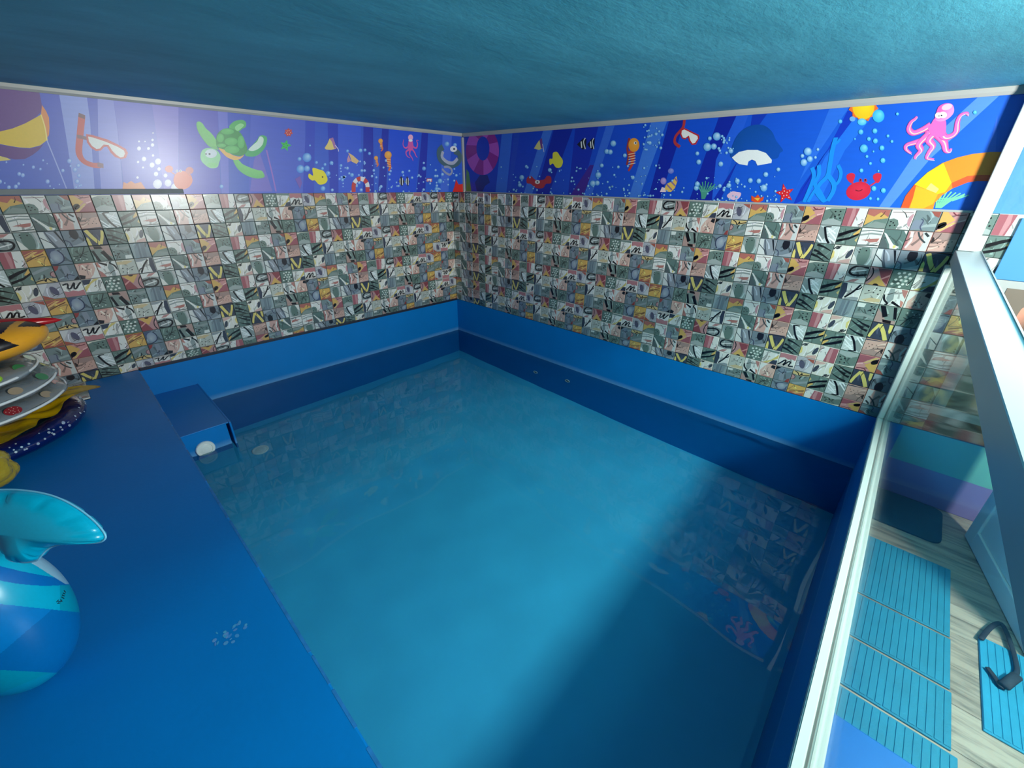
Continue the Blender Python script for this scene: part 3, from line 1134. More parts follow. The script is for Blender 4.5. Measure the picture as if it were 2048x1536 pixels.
A.poly([(84, 210), (92, 222), (98, 235), (99, 255), (98, 270), (94, 276), (88, 250), (82, 228)], (226, 142, 84))
A.poly([(-140, 300), (0, 289), (40, 296), (60, 297), (80, 292), (88, 287), (78, 300), (65, 310), (50, 318), (30, 319), (15, 316), (0, 312), (-140, 310)], (92, 50, 126))
A.poly([(-140, 310), (0, 312), (15, 316), (22, 320), (0, 322), (-140, 325)], (214, 194, 110))
A.curve([(82, 229), (90, 255), (94, 281)], 2, (240, 220, 130))
A.end('beach_ball_picture', mural_l)
A.begin()
A.curve([(164, 231), (160, 272), (158, 305), (167, 322), (185, 330), (200, 331)], 10, (196, 76, 76))
A.curve([(164, 228), (163, 236)], 10, (110, 70, 84))
A.curve([(195, 329), (207, 332)], 9, (130, 90, 110))
A.curve([(154, 273), (166, 275), (180, 279)], 7, (120, 80, 96))
A.poly([(172, 268), (185, 270), (215, 279), (238, 290), (252, 298), (256, 306), (252, 316), (242, 318), (230, 314), (221, 305), (214, 293), (208, 294), (202, 301), (192, 302), (182, 296), (174, 285)], (196, 72, 76))
A.poly([(176, 273), (186, 275), (213, 284), (236, 294), (248, 301), (250, 307), (247, 314), (241, 315), (233, 310), (225, 302), (217, 290), (207, 289), (200, 297), (193, 298), (184, 292), (178, 283)], (214, 220, 218))
A.end('snorkel_mask_picture', mural_l)
A.begin()
A.bubbles([(278, 297, 4), (297, 297, 3), (305, 290, 3.5), (288, 318, 4.5), (304, 330, 5), (316, 323, 6), (312, 348, 4.5), (331, 351, 4), (315, 368, 9), (336, 366, 7), (350, 375, 8), (276, 324, 2.5), (306, 311, 2.5), (305, 280, 2.5),
           (278, 283, 2), (290, 283, 1.5), (286, 335, 2), (318, 338, 3.5), (306, 266, 1.5), (275, 355, 2.5)], (214, 216, 236), (244, 246, 250))
rng = random.Random(5)
A.bubbles([(rng.uniform(-20, 165), rng.uniform(320, 378), rng.uniform(1.5, 5)) for i in range(34)], (96, 140, 222), (190, 215, 245))
A.bubbles([(614, 315, 9), (599, 318, 4), (601, 338, 8), (614, 337, 6), (633, 325, 3), (645, 337, 3), (663, 326, 4), (650, 329, 3), (656, 347, 5), (682, 331, 3), (685, 360, 3), (646, 377, 5), (704, 350, 4), (713, 322, 4), (620, 291, 2), (730, 300, 3), (739, 307, 3),
           (721, 301, 4), (695, 302, 3), (894, 288, 5), (910, 290, 4), (443, 373, 4), (880, 362, 5), (873, 378, 4), (848, 337, 4)], (54, 132, 220), (170, 215, 245))
A.bubbles([(rng.uniform(650, 920), 383 - 62 * rng.random() ** 1.6, rng.uniform(1.0, 3.2)) for i in range(110)], (70, 140, 224), (200, 228, 248))
A.end('bubble_print', mural_l, 'stuff')
A.begin()
A.poly([(245, 379), (247, 364), (254, 367), (262, 362), (270, 367), (282, 364), (292, 379)], (224, 140, 100))
A.end('coral_picture', mural_l)
A.begin()
A.poly([(347, 360), (352, 347), (366, 342), (380, 348), (385, 362), (378, 374), (365, 379), (352, 374)], (226, 112, 92), None, True)
A.disc(338, 338, 8, 7, (214, 104, 96))
A.disc(379, 341, 8, 7, (206, 112, 116))
for x in (354, 361):
    A.disc(x, 342, 2.5, 2.5, (220, 225, 230))
    A.disc(x, 342, 1.1, 1.1, (40, 40, 60))
A.curve([(342, 344), (352, 350)], 2, (210, 110, 100))
A.curve([(375, 347), (380, 352)], 2, (210, 110, 100))
A.end('orange_crab_picture', mural_l)
A.begin()
LG, MG, DG = (128, 208, 122), (84, 182, 100), (58, 150, 80)
A.poly([(458, 254), (468, 243), (480, 240), (488, 241), (492, 246), (491, 254), (484, 258), (478, 263), (468, 264)], MG, None, True)
A.poly([(470, 254), (480, 247), (488, 250), (482, 257), (474, 262)], (150, 220, 150), None, True)
A.poly([(490, 310), (496, 300), (505, 290), (514, 280), (519, 272), (528, 271), (534, 276), (532, 290), (524, 303), (512, 312), (498, 313)], (74, 176, 110), None, True)
A.poly([(497, 299), (507, 289), (514, 283), (520, 273), (527, 277), (525, 289), (516, 298), (505, 302)], (214, 236, 222), None, True)
A.poly([(466, 319), (477, 320), (485, 328), (500, 335), (515, 340), (524, 342), (529, 351), (527, 355), (515, 357), (500, 354), (486, 347), (474, 336)], LG, (112, 196, 116), True)
A.poly([(393, 246), (398, 243), (405, 247), (412, 257), (422, 266), (432, 280), (434, 294), (438, 300), (420, 294), (410, 284), (400, 270), (394, 257)], LG, (110, 190, 110), True)
A.poly([(437, 296), (445, 297), (455, 304), (468, 311), (480, 313), (488, 310), (480, 318), (468, 320), (455, 315), (446, 307)], (238, 186, 104), None, True)
A.poly([(433, 272), (440, 262), (450, 257), (462, 257), (475, 262), (482, 267), (488, 278), (494, 294), (494, 303), (487, 310), (478, 312), (465, 309), (450, 300), (436, 295), (432, 287)], DG, None, True)
for e in ((455, 263, 13, 6), (441, 276, 7, 9), (462, 283, 13, 8), (482, 284, 7, 13), (464, 299, 15, 8), (443, 291, 9, 4)):
    A.disc(e[0], e[1], e[2], e[3], MG, (110, 200, 116), 16)
A.poly([(401, 310), (405, 300), (415, 296), (427, 297), (437, 304), (441, 314), (438, 326), (434, 335), (420, 336), (408, 328), (402, 320)], (146, 214, 160), None, True)
A.disc(422, 307, 12, 9, (212, 224, 232))
A.disc(424, 330, 11, 5, (138, 214, 140))
A.disc(412, 308, 1.6, 1.6, (30, 40, 50), None, 8)
A.disc(419, 308, 2.2, 2.0, (30, 40, 50), None, 8)
A.end('turtle_picture', mural_l)
A.begin()
A.star(577, 265, 9, (196, 62, 66), 0.7, 0.2, 7)
for k in range(6):
    A.disc(577 + 4 * math.cos(k), 265 + 4 * math.sin(k), 1.1, 1.1, (236, 170, 150), None, 6)
A.end('red_flower_picture', mural_l)
A.begin()
A.star(571, 291, 12, (46, 190, 84), 0.45, -1.3)
for k in range(5):
    A.disc(571 + 4 * math.cos(k * 1.26), 291 + 4 * math.sin(k * 1.26), 1.2, 1.2, (30, 140, 60), None, 6)
A.end('starfish_picture', mural_l)
A.begin()
A.poly([(649, 296), (655, 287), (659, 277), (666, 275), (670, 286), (673, 297), (662, 300), (652, 299)], (230, 206, 120))
A.poly([(659, 277), (666, 275), (670, 286), (673, 297), (668, 297), (664, 284)], (170, 116, 166))
A.curve([(670, 290), (676, 298), (677, 303)], 1.6, (220, 215, 235))
A.end('angelfish_picture', mural_l)
A.begin()
A.poly([(696, 305), (706, 311), (718, 322), (713, 328), (703, 323), (700, 313)], (228, 190, 130))
A.poly([(697, 310), (702, 322), (695, 325), (694, 319)], (206, 150, 170))
A.end('angelfish_picture', mural_l)
A.begin()
A.poly([(625, 336), (638, 339), (648, 343), (655, 358), (650, 367), (638, 369), (630, 361), (624, 361), (617, 355), (618, 347), (626, 351)], (238, 222, 40), None, True)
A.disc(645, 354, 1.6, 1.6, (40, 40, 40), None, 8)
for x in (803, 815):
    A.end('fish_picture', mural_l)
    A.begin()
    s = 1.0 if x == 803 else 0.75
    A.poly([(x - 6 * s, 363), (x - 1, 352), (x + 6 * s, 363), (x + 1, 373)], (20, 22, 40))
    A.curve([(x - 3 * s, 357), (x - 3 * s, 369)], 2 * s, (226, 230, 236))
    A.curve([(x + 2 * s, 356), (x + 2 * s, 370)], 2 * s, (226, 230, 236))
A.end('fish_picture', mural_l)
A.begin()
for (x, y, s) in ((761, 282, 0.7), (776, 310, 1.1), (752, 316, 0.6)):
    if x != 761:
        A.end('seahorse_picture', mural_l)
        A.begin()
    A.curve([(x + 1, y + 5 * s), (x + 2, y + 14 * s), (x + 4, y + 22 * s), (x + 1, y + 29 * s)], 9 * s, (226, 110, 60), True)
    for k in range(4):
        A.curve([(x - 2 * s, y + (8 + 4 * k) * s), (x + 5 * s, y + (9 + 4 * k) * s)], 1.4 * s, (244, 196, 120))
    A.disc(x, y, 6.5 * s, 7 * s, (232, 150, 60), (244, 186, 90))
A.end('seahorse_picture', mural_l)
A.begin()
PK, PL = (214, 90, 168), (244, 180, 214)
for pts in ([(819, 292), (811, 296), (806, 290), (807, 279)], [(823, 292), (832, 296), (835, 288), (833, 281), (837, 281)], [(819, 298), (812, 304), (814, 312), (820, 316)], [(821, 298), (819, 308), (824, 316), (826, 322)], [(824, 298), (829, 305), (832, 312), (835, 315)]):
    A.curve(pts, 3.6, PK, True)
A.poly([(817, 281), (825, 281), (827, 294), (824, 301), (818, 301), (815, 294)], PK)
A.disc(821, 275, 5, 6, PL)
A.disc(821, 281, 4, 2.5, (240, 240, 245))
A.end('small_octopus_picture', mural_l)
A.begin()
A.curve([(886, 294), (878, 303), (880, 318), (892, 328), (906, 330), (918, 322), (918, 308), (908, 302)], 12, (66, 98, 112))
A.curve([(886, 303), (884, 314), (894, 324), (906, 326), (915, 317)], 7, (172, 178, 200))
A.curve([(888, 334), (897, 334), (904, 341), (900, 349), (892, 346), (884, 338)], 4.5, (150, 158, 186))
A.disc(907, 298, 7, 6, (228, 232, 238))
A.disc(908, 298, 2, 2, (20, 20, 40))
A.end('eel_picture', mural_l)
A.begin()
for k in range(6):                              # life ring
    a0, a1 = math.pi + k * math.pi / 6 * 1.0, math.pi + (k + 1) * math.pi / 6
    arc = [a0 + (a1 - a0) * j / 4 for j in range(5)]
    A.poly([(721 + 18 * math.cos(a), 374 + 21 * math.sin(a)) for a in arc] + [(721 + 10 * math.cos(a), 374 + 12 * math.sin(a)) for a in reversed(arc)], (198, 54, 54) if k % 2 == 0 else (226, 226, 232))
for x0, c in ((703, (198, 54, 54)), (731, (198, 54, 54))):
    A.poly([(x0, 374), (x0 + 8, 374), (x0 + 8, 384), (x0, 384)], c)
A.end('life_ring_picture', mural_l)
A.begin()
A.poly([(853, 357), (864, 357), (864, 364), (860, 364), (858, 361), (856, 364), (853, 363)], (200, 80, 90))
A.poly([(854.5, 358), (863, 358), (862.5, 363), (860, 363), (858, 360), (856, 363), (854.5, 362)], (236, 238, 240))
A.end('diving_mask_picture', mural_l)
A.begin()
A.poly([(905, 384), (909, 372), (912, 359), (917, 369), (930, 367), (930, 384)], (216, 40, 36))
A.end('starfish_picture', mural_l)
A.begin()
A.poly([(590, 358), (600, 352), (604, 366), (600, 378), (595, 368)], (120, 90, 180))
A.end('shell_picture', mural_l)

# ---- right mural, set back on the ledge
mural_r = empty('mural_panel', (0, 0, 0))
tag(mural_r, 'printed undersea mural panel with the pink octopus on the right wall', 'mural')
YR = 4.075
bm = bmesh.new()
box_bm(bm, (XM - 0.0001, -YR, ZB), (XM + 0.0019, -0.001, ZTOP))
for v in bm.verts:
    v.co.x += KM * v.co.y
finish(bm, 'backing_board', mural_r, mat('mural_board_deep_blue', (0, 60, 190), 0.4))
A = Art(PB, (0.001, ZB), (YR, ZTOP), lambda s, z, h: (XM - KM * s - 0.0002 - h, -s, z))
A.begin()
n = 10
for i in range(n):
    a, b = YR * i / n, YR * (i + 1) / n
    def cc(x, top):
        t = x / YR
        return lin((8 + 10 * t, 50 + 46 * t + (0 if top else 6), 184 + 34 * t))
    A.f._add([(a, ZB, cc(a, 0)), (b, ZB, cc(b, 0)), (b, ZTOP, cc(b, 1)), (a, ZTOP, cc(a, 1))])
LT, DK = (48, 108, 216), (6, 32, 158)
for pts, c in (([(1005, 255), (1026, 255), (1012, 395), (990, 395)], LT), ([(1030, 255), (1042, 255), (1020, 395), (1014, 395)], (26, 70, 190)),
               ([(1090, 250), (1108, 250), (1062, 395), (1045, 395)], (58, 114, 216)), ([(1110, 250), (1150, 245), (1095, 395), (1070, 395)], DK),
               ([(1152, 245), (1200, 240), (1160, 400), (1135, 400)], (10, 40, 170)), ([(1180, 330), (1190, 330), (1165, 395), (1138, 395)], (60, 30, 140)),
               ([(1216, 240), (1233, 240), (1180, 400), (1166, 400)], (50, 104, 214)), ([(1305, 235), (1338, 232), (1275, 405), (1255, 405)], (60, 120, 218)),
               ([(1340, 235), (1373, 232), (1318, 405), (1294, 405)], DK), ([(1372, 232), (1440, 228), (1378, 405), (1320, 405)], (10, 76, 202)),
               ([(1440, 228), (1476, 225), (1432, 330), (1425, 405), (1377, 405)], DK), ([(1476, 225), (1500, 222), (1470, 300), (1440, 400), (1424, 400), (1432, 320)], (30, 92, 216)),
               ([(1506, 222), (1540, 220), (1517, 252), (1500, 260)], (8, 52, 178)), ([(1470, 330), (1476, 322), (1440, 402), (1425, 402)], (8, 44, 172)),
               ([(1660, 215), (1700, 212), (1600, 360), (1585, 395)], (40, 110, 224)), ([(1695, 222), (1722, 218), (1690, 262), (1640, 320), (1606, 400), (1586, 410), (1602, 376), (1655, 300)], (6, 52, 188)),
               ([(1722, 218), (1760, 215), (1690, 300), (1640, 400), (1608, 405), (1650, 315)], (30, 112, 228)),
               ([(1955, 195), (2000, 190), (1860, 318), (1778, 416), (1758, 414), (1828, 310)], (84, 140, 230)), ([(1985, 270), (1995, 230), (1990, 330), (1960, 330)], (60, 110, 224))):
    A.poly(pts, c)
A.poly([(933, 338), (938, 345), (943, 384), (932, 384)], (96, 150, 70))
A.poly([(950, 365), (960, 350), (975, 350), (980, 365), (970, 372), (963, 388), (955, 388)], (8, 30, 120))
A.end('sea_background', mural_r)
A.begin()
for k in range(10):                             # swim ring, cut by the ceiling trim
    a0, a1 = k * 2 * math.pi / 10 + .25, (k + 1) * 2 * math.pi / 10 + .25
    arc = [a0 + (a1 - a0) * j / 5 for j in range(6)]
    A.poly([(965 + 33 * math.cos(a), 302 + 48 * math.sin(a)) for a in arc] + [(966 + 13 * math.cos(a), 297 + 24 * math.sin(a)) for a in reversed(arc)], (190, 84, 190) if k % 2 else (150, 34, 140))
A.end('swim_ring_picture', mural_r)
A.begin()
A.poly([(1068, 297), (1074, 287), (1079, 280), (1083, 284), (1086, 296), (1078, 300)], (216, 204, 120))
A.poly([(1079, 280), (1084, 276), (1086, 296), (1082, 297)], (110, 60, 130))
A.curve([(1085, 288), (1087, 298), (1088, 304)], 1.8, (210, 210, 235))
A.end('angelfish_picture', mural_r)
A.begin()
A.poly([(1106, 306), (1114, 304), (1120, 312), (1126, 322), (1122, 334), (1112, 335), (1106, 327), (1100, 330), (1099, 318), (1105, 317)], (226, 216, 50), None, True)
for x, s in ((1166, 1.2), (1184, 0.95)):
    A.end('fish_picture', mural_r)
    A.begin()
    A.poly([(x - 10 * s, 289), (x, 277), (x + 6 * s, 278), (x + 5 * s, 297), (x - 1, 299)], (16, 18, 34))
    A.curve([(x - 3 * s, 283), (x - 2 * s, 296)], 2.6 * s, (226, 230, 226))
    A.curve([(x + 4 * s, 276), (x + 1 * s, 284), (x + 4 * s, 298)], 2.2 * s, (220, 224, 220))
A.end('fish_picture', mural_r)
A.begin()
A.poly([(1054, 356), (1062, 352), (1072, 360), (1088, 359), (1094, 352), (1102, 354), (1102, 366), (1092, 368), (1086, 376), (1072, 376), (1062, 368), (1054, 366)], (170, 44, 48), None, True)
A.disc(1075, 364, 5, 4, (226, 220, 214))
A.disc(1075, 364, 1.6, 1.6, (30, 20, 30))
A.end('red_crab_picture', mural_r)
A.begin()
A.disc(1717, 382, 25, 18, (206, 28, 60), (220, 40, 70), 24, -0.25)
for x, f in ((1702, 1), (1755, -1)):
    A.poly([(x - 8, 358), (x - 8, 350), (x, 346), (x + 8, 349), (x + 6, 360), (x, 366)], (206, 34, 62), None, True)
A.curve([(1704, 364), (1708, 372)], 3, (206, 40, 66))
A.curve([(1752, 364), (1740, 372)], 3, (206, 40, 66))
for x in (1721, 1731):
    A.disc(x, 361, 3, 4, (180, 40, 60))
    A.disc(x, 360, 1.4, 1.6, (30, 10, 20))
A.curve([(1711, 380), (1718, 382), (1725, 379)], 1.8, (120, 20, 40))
A.end('red_crab_picture', mural_r)
A.begin()
A.curve([(1259, 276), (1255, 296), (1257, 312), (1254, 330)], 5, (150, 50, 46))
A.curve([(1262, 300), (1265, 314), (1264, 328), (1257, 342)], 13, (196, 60, 40), True)
for k in range(5):
    A.curve([(1257, 309 + 5 * k), (1271, 306 + 5 * k)], 1.6, (236, 206, 160))
A.disc(1268, 290, 11, 14, (232, 148, 40), (244, 172, 60))
A.disc(1271, 286, 3, 3, (236, 236, 236))
A.disc(1271.5, 286, 1.6, 1.6, (20, 20, 30))
A.end('seahorse_picture', mural_r)
A.begin()
A.curve([(1369, 240), (1366, 255), (1352, 272), (1350, 285), (1360, 294)], 6, (176, 50, 54))
A.poly([(1362, 258), (1369, 256), (1398, 270), (1399, 276), (1392, 289), (1384, 290), (1378, 282), (1376, 275), (1370, 279), (1364, 277), (1360, 268)], (186, 40, 44), None, False)
A.poly([(1364, 261), (1369, 259), (1395, 272), (1396, 277), (1390, 286), (1385, 287), (1381, 281), (1378, 271), (1371, 276), (1366, 275), (1363, 268)], (232, 232, 228))
A.end('snorkel_mask_picture', mural_r)
A.begin()
A.poly([(1327, 382), (1333, 368), (1345, 362), (1353, 352), (1355, 362), (1350, 376), (1342, 384)], (232, 190, 90))
for a, b in (((1333, 368), (1344, 380)), ((1342, 363), (1351, 372)), ((1349, 356), (1355, 363))):
    A.curve([a, b], 3, (140, 110, 150))
A.poly([(1320, 384), (1324, 374), (1330, 376), (1332, 384)], (236, 210, 214))
A.disc(1327, 362, 6, 7, (150, 120, 190), (190, 170, 220))
A.disc(1342, 342, 6, 5.5, (100, 110, 200), (150, 160, 220))
A.end('spiral_shell_picture', mural_r)
A.begin()
A.poly([(1454, 391), (1464, 383), (1474, 384), (1482, 386), (1480, 394), (1472, 400), (1460, 398)], (226, 190, 214), None, True)
A.end('shell_picture', mural_r)
A.begin()
for a in range(7):
    x1 = 1392 + a * 6.4
    A.curve([(1404 + a * .8, 398), (1402 + a * 2.5, 382), (x1, 362 + abs(3 - a) * 2.0)], 2.2, (70, 150, 130))
    A.curve([(1403 + a * 2.2, 384), (x1 + 5, 372)], 1.6, (90, 170, 150))
A.end('coral_picture', mural_r)
A.begin()
for a in range(7):
    x1 = 1868 + a * 9
    A.curve([(1872 + a * 1.5, 416), (1874 + a * 5, 400), (x1 + 8, 382 + abs(2 - a) * 1.5)], 2.6, (120, 206, 160))
    A.curve([(1874 + a * 5, 402), (x1 + 16, 396 - a)], 2.0, (110, 200, 170))
A.end('coral_picture', mural_r)
A.begin()
A.poly([(1463, 316), (1465, 292), (1478, 267), (1500, 252), (1525, 250), (1543, 262), (1553, 282), (1566, 300), (1560, 306), (1550, 318), (1500, 312)], (4, 74, 158), (6, 78, 176), True)
A.poly([(1464, 315), (1478, 304), (1495, 300), (1515, 300), (1532, 306), (1544, 320), (1543, 326), (1515, 331), (1511, 322), (1504, 319), (1497, 323), (1495, 331), (1478, 328), (1470, 322)], (234, 238, 236))
A.end('whale_picture', mural_r)
A.begin()
A.star(1570, 387, 20, (214, 30, 40), 0.42, -1.75)
for k in range(5):
    for d in (5, 11):
        A.disc(1570 + d * math.cos(-1.75 + k * 1.257), 387 + d * math.sin(-1.75 + k * 1.257), 1.3, 1.3, (240, 200, 190), None, 6)
A.end('starfish_picture', mural_r)
A.begin()
A.poly([(1503, 391), (1510, 395), (1516, 389), (1521, 396), (1528, 393), (1526, 401), (1516, 406), (1503, 402)], (226, 80, 30))
A.poly([(1508, 396), (1520, 396), (1516, 402)], (240, 190, 60))
A.end('coral_picture', mural_r)
A.begin()
SW = (20, 140, 232)
for pts, w in (([(1672, 275), (1665, 300), (1660, 330), (1655, 352), (1640, 368), (1634, 384), (1648, 402)], 8), ([(1656, 350), (1668, 368), (1666, 384), (1655, 402)], 8), ([(1624, 335), (1628, 352), (1620, 376), (1608, 404)], 7), ([(1638, 330), (1638, 350), (1630, 368), (1640, 384), (1650, 404)], 7),
               ([(1676, 330), (1682, 345), (1678, 362), (1668, 372)], 6), ([(1636, 372), (1624, 390), (1616, 404)], 6), ([(1668, 290), (1676, 284), (1680, 278)], 5)):
    A.curve(pts, w, SW)
A.end('seaweed_picture', mural_r)
A.begin()
A.star(1727, 214, 30, (232, 110, 40), 0.82, 0.1, 11)
A.disc(1727, 214, 22, 25, (236, 190, 20), (250, 220, 30), 28)
A.end('sun_picture', mural_r)
A.begin()
A.disc(1757, 232, 12, 13, (40, 170, 226), (110, 214, 240))
A.disc(1724, 244, 9, 7, (60, 180, 232), (140, 220, 244))
A.disc(1705, 238, 6, 5, (110, 170, 224))
A.end('bubble_print', mural_r, 'stuff')
A.begin()
rim = [(1800, 420), (1811, 392), (1829, 369), (1855, 345), (1885, 326), (1915, 315), (1945, 308), (1980, 304), (2010, 304), (2040, 308)]
inn = [(2040, 368), (2010, 364), (1985, 362), (1955, 362), (1935, 365), (1905, 377), (1885, 390), (1870, 405), (1865, 422)]
A.poly(rim + inn, (244, 142, 36))
A.poly([(1800, 420), (1811, 392), (1829, 369), (1840, 376), (1826, 396), (1816, 420)], (232, 86, 34))
A.poly([(1829, 369), (1855, 345), (1887, 326), (1903, 366), (1890, 384), (1876, 388)], (244, 208, 24))
A.poly([(1903, 366), (1935, 352), (1960, 350), (1990, 350), (2040, 352), (2040, 368), (2010, 364), (1985, 362), (1955, 362), (1935, 365), (1905, 377)], (226, 84, 40))
A.poly([(1832, 372), (1876, 388), (1866, 408), (1840, 420), (1818, 420), (1826, 396)], (246, 178, 36))
A.poly([(1862, 366), (1878, 378), (1872, 386), (1852, 378)], (252, 230, 120))
A.end('orange_swim_ring_picture', mural_r)
A.begin()
PK, PL, PC = (214, 84, 164), (240, 150, 206), (246, 206, 190)
arms = ([(1862, 250), (1845, 260), (1827, 266), (1818, 258), (1822, 245), (1830, 238), (1834, 233)], [(1860, 262), (1850, 278), (1830, 285), (1814, 290), (1812, 298), (1822, 307)], [(1858, 268), (1838, 288), (1842, 300), (1832, 312), (1830, 318)],
        [(1868, 268), (1858, 280), (1866, 292), (1858, 305), (1854, 316), (1868, 319)], [(1876, 270), (1888, 284), (1892, 300), (1899, 303), (1902, 297)], [(1880, 258), (1888, 274), (1903, 272), (1913, 262), (1915, 245), (1921, 231), (1933, 226), (1936, 231)])
for pts in arms:
    A.curve(pts, 12, PK, True)
    A.curve(pts, 8, (232, 110, 190), True)
    A.curve([(p[0] + 1.5, p[1] + 2) for p in pts], 2.2, PC, True)
A.poly([(1871, 236), (1890, 238), (1892, 258), (1888, 272), (1866, 272), (1856, 258), (1862, 248)], (226, 104, 186), None, True)
A.poly([(1870, 238), (1873, 224), (1878, 213), (1890, 207), (1903, 208), (1908, 217), (1906, 228), (1894, 239), (1880, 243)], (220, 92, 176), PL, True)
A.disc(1894, 214, 11, 6, (246, 190, 224), None, 16, -0.3)
A.disc(1877, 231, 7, 6, (240, 240, 246))
A.disc(1886, 230, 8, 6.5, (240, 240, 246))
A.disc(1878, 232, 1.4, 1.2, (20, 20, 40), None, 8)
A.disc(1883, 231, 1.8, 1.6, (20, 20, 40), None, 8)
A.end('octopus_picture', mural_r)
A.begin()
rng = random.Random(9)
A.bubbles([(1227, 287, 6), (1214, 303, 5), (1221, 304, 5), (1204, 331, 4), (1197, 350, 6), (1186, 367, 6), (1195, 366, 5), (1250, 311, 4), (1237, 334, 3), (1266, 355, 4), (1300, 286, 4), (1312, 268, 3), (1325, 270, 3), (1322, 296, 3), (1040, 370, 4), (1044, 355, 5), (1053, 333, 3), (1100, 340, 4),
           (1434, 273, 8), (1420, 277, 4), (1415, 294, 8), (1428, 293, 6), (1438, 297, 3), (1449, 281, 3), (1462, 302, 5), (1395, 307, 4), (1398, 324, 5), (1442, 328, 5), (1616, 303, 8), (1605, 312, 4), (1608, 325, 7), (1620, 318, 6), (1636, 299, 3), (1631, 315, 3), (1557, 339, 4), (1532, 349, 5),
           (1501, 361, 5), (1518, 362, 5), (1528, 376, 7), (1458, 371, 5), (1440, 372, 4), (1448, 380, 3), (1475, 362, 5), (1395, 368, 5), (1393, 376, 5)], (62, 146, 216), (196, 230, 246))
A.bubbles([(1728, 297, 8), (1764, 296, 5), (1751, 282, 5), (1738, 278, 4), (1722, 264, 5), (1750, 262, 5), (1766, 321, 5), (1741, 327, 3), (1723, 341, 4), (1734, 313, 3), (1747, 303, 2), (1748, 377, 5), (1767, 381, 5), (1784, 283, 3), (1776, 272, 3), (1681, 243, 4), (1710, 278, 2), (1757, 342, 2), (1741, 397, 3), (1756, 398, 3), (1950, 225, 4), (1795, 228, 3)], (40, 160, 224), (130, 214, 244))
A.bubbles([(rng.uniform(1000, 1320), 392 - 62 * rng.random() ** 1.5, rng.uniform(.8, 2.6)) for i in range(120)] + [(rng.uniform(1320, 1560), 402 - 50 * rng.random() ** 1.6, rng.uniform(.8, 2.6)) for i in range(60)]
          + [(rng.uniform(1285, 1320), rng.uniform(250, 300), rng.uniform(.8, 2.6)) for i in range(30)] + [(rng.uniform(1440, 1470), rng.uniform(270, 310), rng.uniform(1, 3)) for i in range(14)], (70, 150, 220), (190, 228, 248))
A.end('bubble_print', mural_r, 'stuff')

# ------------------------------------------------------------------ glass screen: channel, pane, post, rail
SL = 0.0222             # the screen is not quite square to the right wall


def scr(x, off, z):
    """point of the screen: x along, off away from its inner edge line"""
    return Vector((x, -3.993 + SL * x + off, z))


def scr_box(name, x0, x1, o0, o1, z0, z1, m, parent, bevel=0.0):
    bm = bmesh.new()
    r = bmesh.ops.create_cube(bm, size=1.0)
    for v in r['verts']:
        x = x0 if v.co.x < 0 else x1
        o = o0 if v.co.y < 0 else o1
        z = z0 if v.co.z < 0 else z1
        v.co = scr(x, o, z)
    if bevel > 0:
        bmesh.ops.bevel(bm, geom=bm.edges[:], offset=bevel, segments=2, affect='EDGES')
    return finish(bm, name, parent, m)


screen = empty('glass_screen', (0, 0, 0))
tag(screen, 'glass screen in a white channel frame at the edge of the pool', 'glass screen')
X0 = -4.4
scr_box('bottom_channel', X0, -0.001, -0.026, 0.0, -0.004, 0.030, M_alu, screen, 0.003)
scr_box('bottom_channel', X0, -0.001, -0.062, -0.034, -0.004, 0.026, M_alu, screen, 0.003)
scr_box('channel_groove', X0, -0.001, -0.036, -0.024, -0.004, 0.012, M_groove, screen)
scr_box('wall_channel', -0.072, -0.001, -0.026, 0.0, 0.030, 0.915, M_alu, screen, 0.003)
scr_box('wall_channel', -0.072, -0.001, -0.062, -0.034, 0.026, 0.90, M_alu, screen, 0.003)
scr_box('channel_groove', -0.014, -0.001, -0.036, -0.024, 0.012, 0.91, M_groove, screen)
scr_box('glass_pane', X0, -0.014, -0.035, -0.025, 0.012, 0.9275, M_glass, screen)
rail = empty('top_rail', (0, 0, 0))
tag(rail, 'thick white rail running along the top of the glass screen', 'rail')
M_rail = mat('white_rail_paint', (186, 194, 192), 0.35, 0.02, 6)
bm = bmesh.new()
box_bm(bm, (X0, -1, 0.928), (-0.001, 0, 0.99))
for v in bm.verts:
    v.co.y = -4.005 + SL * v.co.x if v.co.y > -0.5 else -4.098 + 0.006 * v.co.x
bmesh.ops.bevel(bm, geom=bm.edges[:], offset=0.0015, segments=1, affect='EDGES')
finish(bm, 'rail_beam', rail, M_rail)
bm = bmesh.new()
box_bm(bm, (X0, -1, 0.970), (-0.001, 0, 0.9925))
for v in bm.verts:
    v.co.y = (-4.0975 if v.co.y > -0.5 else -4.1015) + 0.006 * v.co.x
finish(bm, 'rail_cap', rail, M_rail)
post = empty('corner_post', (0, 0, 0))
tag(post, 'white upright post on the right wall above the rail', 'post')
bm = bmesh.new()
box_bm(bm, (-0.056, -4.073, 0.992), (-0.001, -4.012, ceil_z(-4.04) - 0.001), 0.003)
finish(bm, 'post_profile', post, M_rail)

# the small piece of ledge filled behind the post
# ------------------------------------------------------------------ inlet box in the left corner of the pool, drain and nozzles
skim = empty('skimmer_box', (-2.85, -0.42, -0.2))
tag(skim, 'blue box with a round white inlet in the left corner of the pool', 'skimmer')


def local(o, parent):
    o.parent = parent
    o.matrix_parent_inverse = Matrix.Translation(-parent.location)
    return o


bpy.context.view_layer.update()
# the box is open to the front: top plate, front panel set back, side plate standing proud
local(box('top_panel', (-2.999, -0.832, -0.228), (-2.688, -0.0005, -0.218), M_pool, None, 0.002), skim)
local(box('front_panel', (-2.999, -0.826, -0.46), (-2.716, -0.815, -0.228), M_pool), skim)
local(box('side_panel', (-2.700, -0.846, -0.46), (-2.688, -0.0005, -0.216), M_pool, None, 0.003), skim)


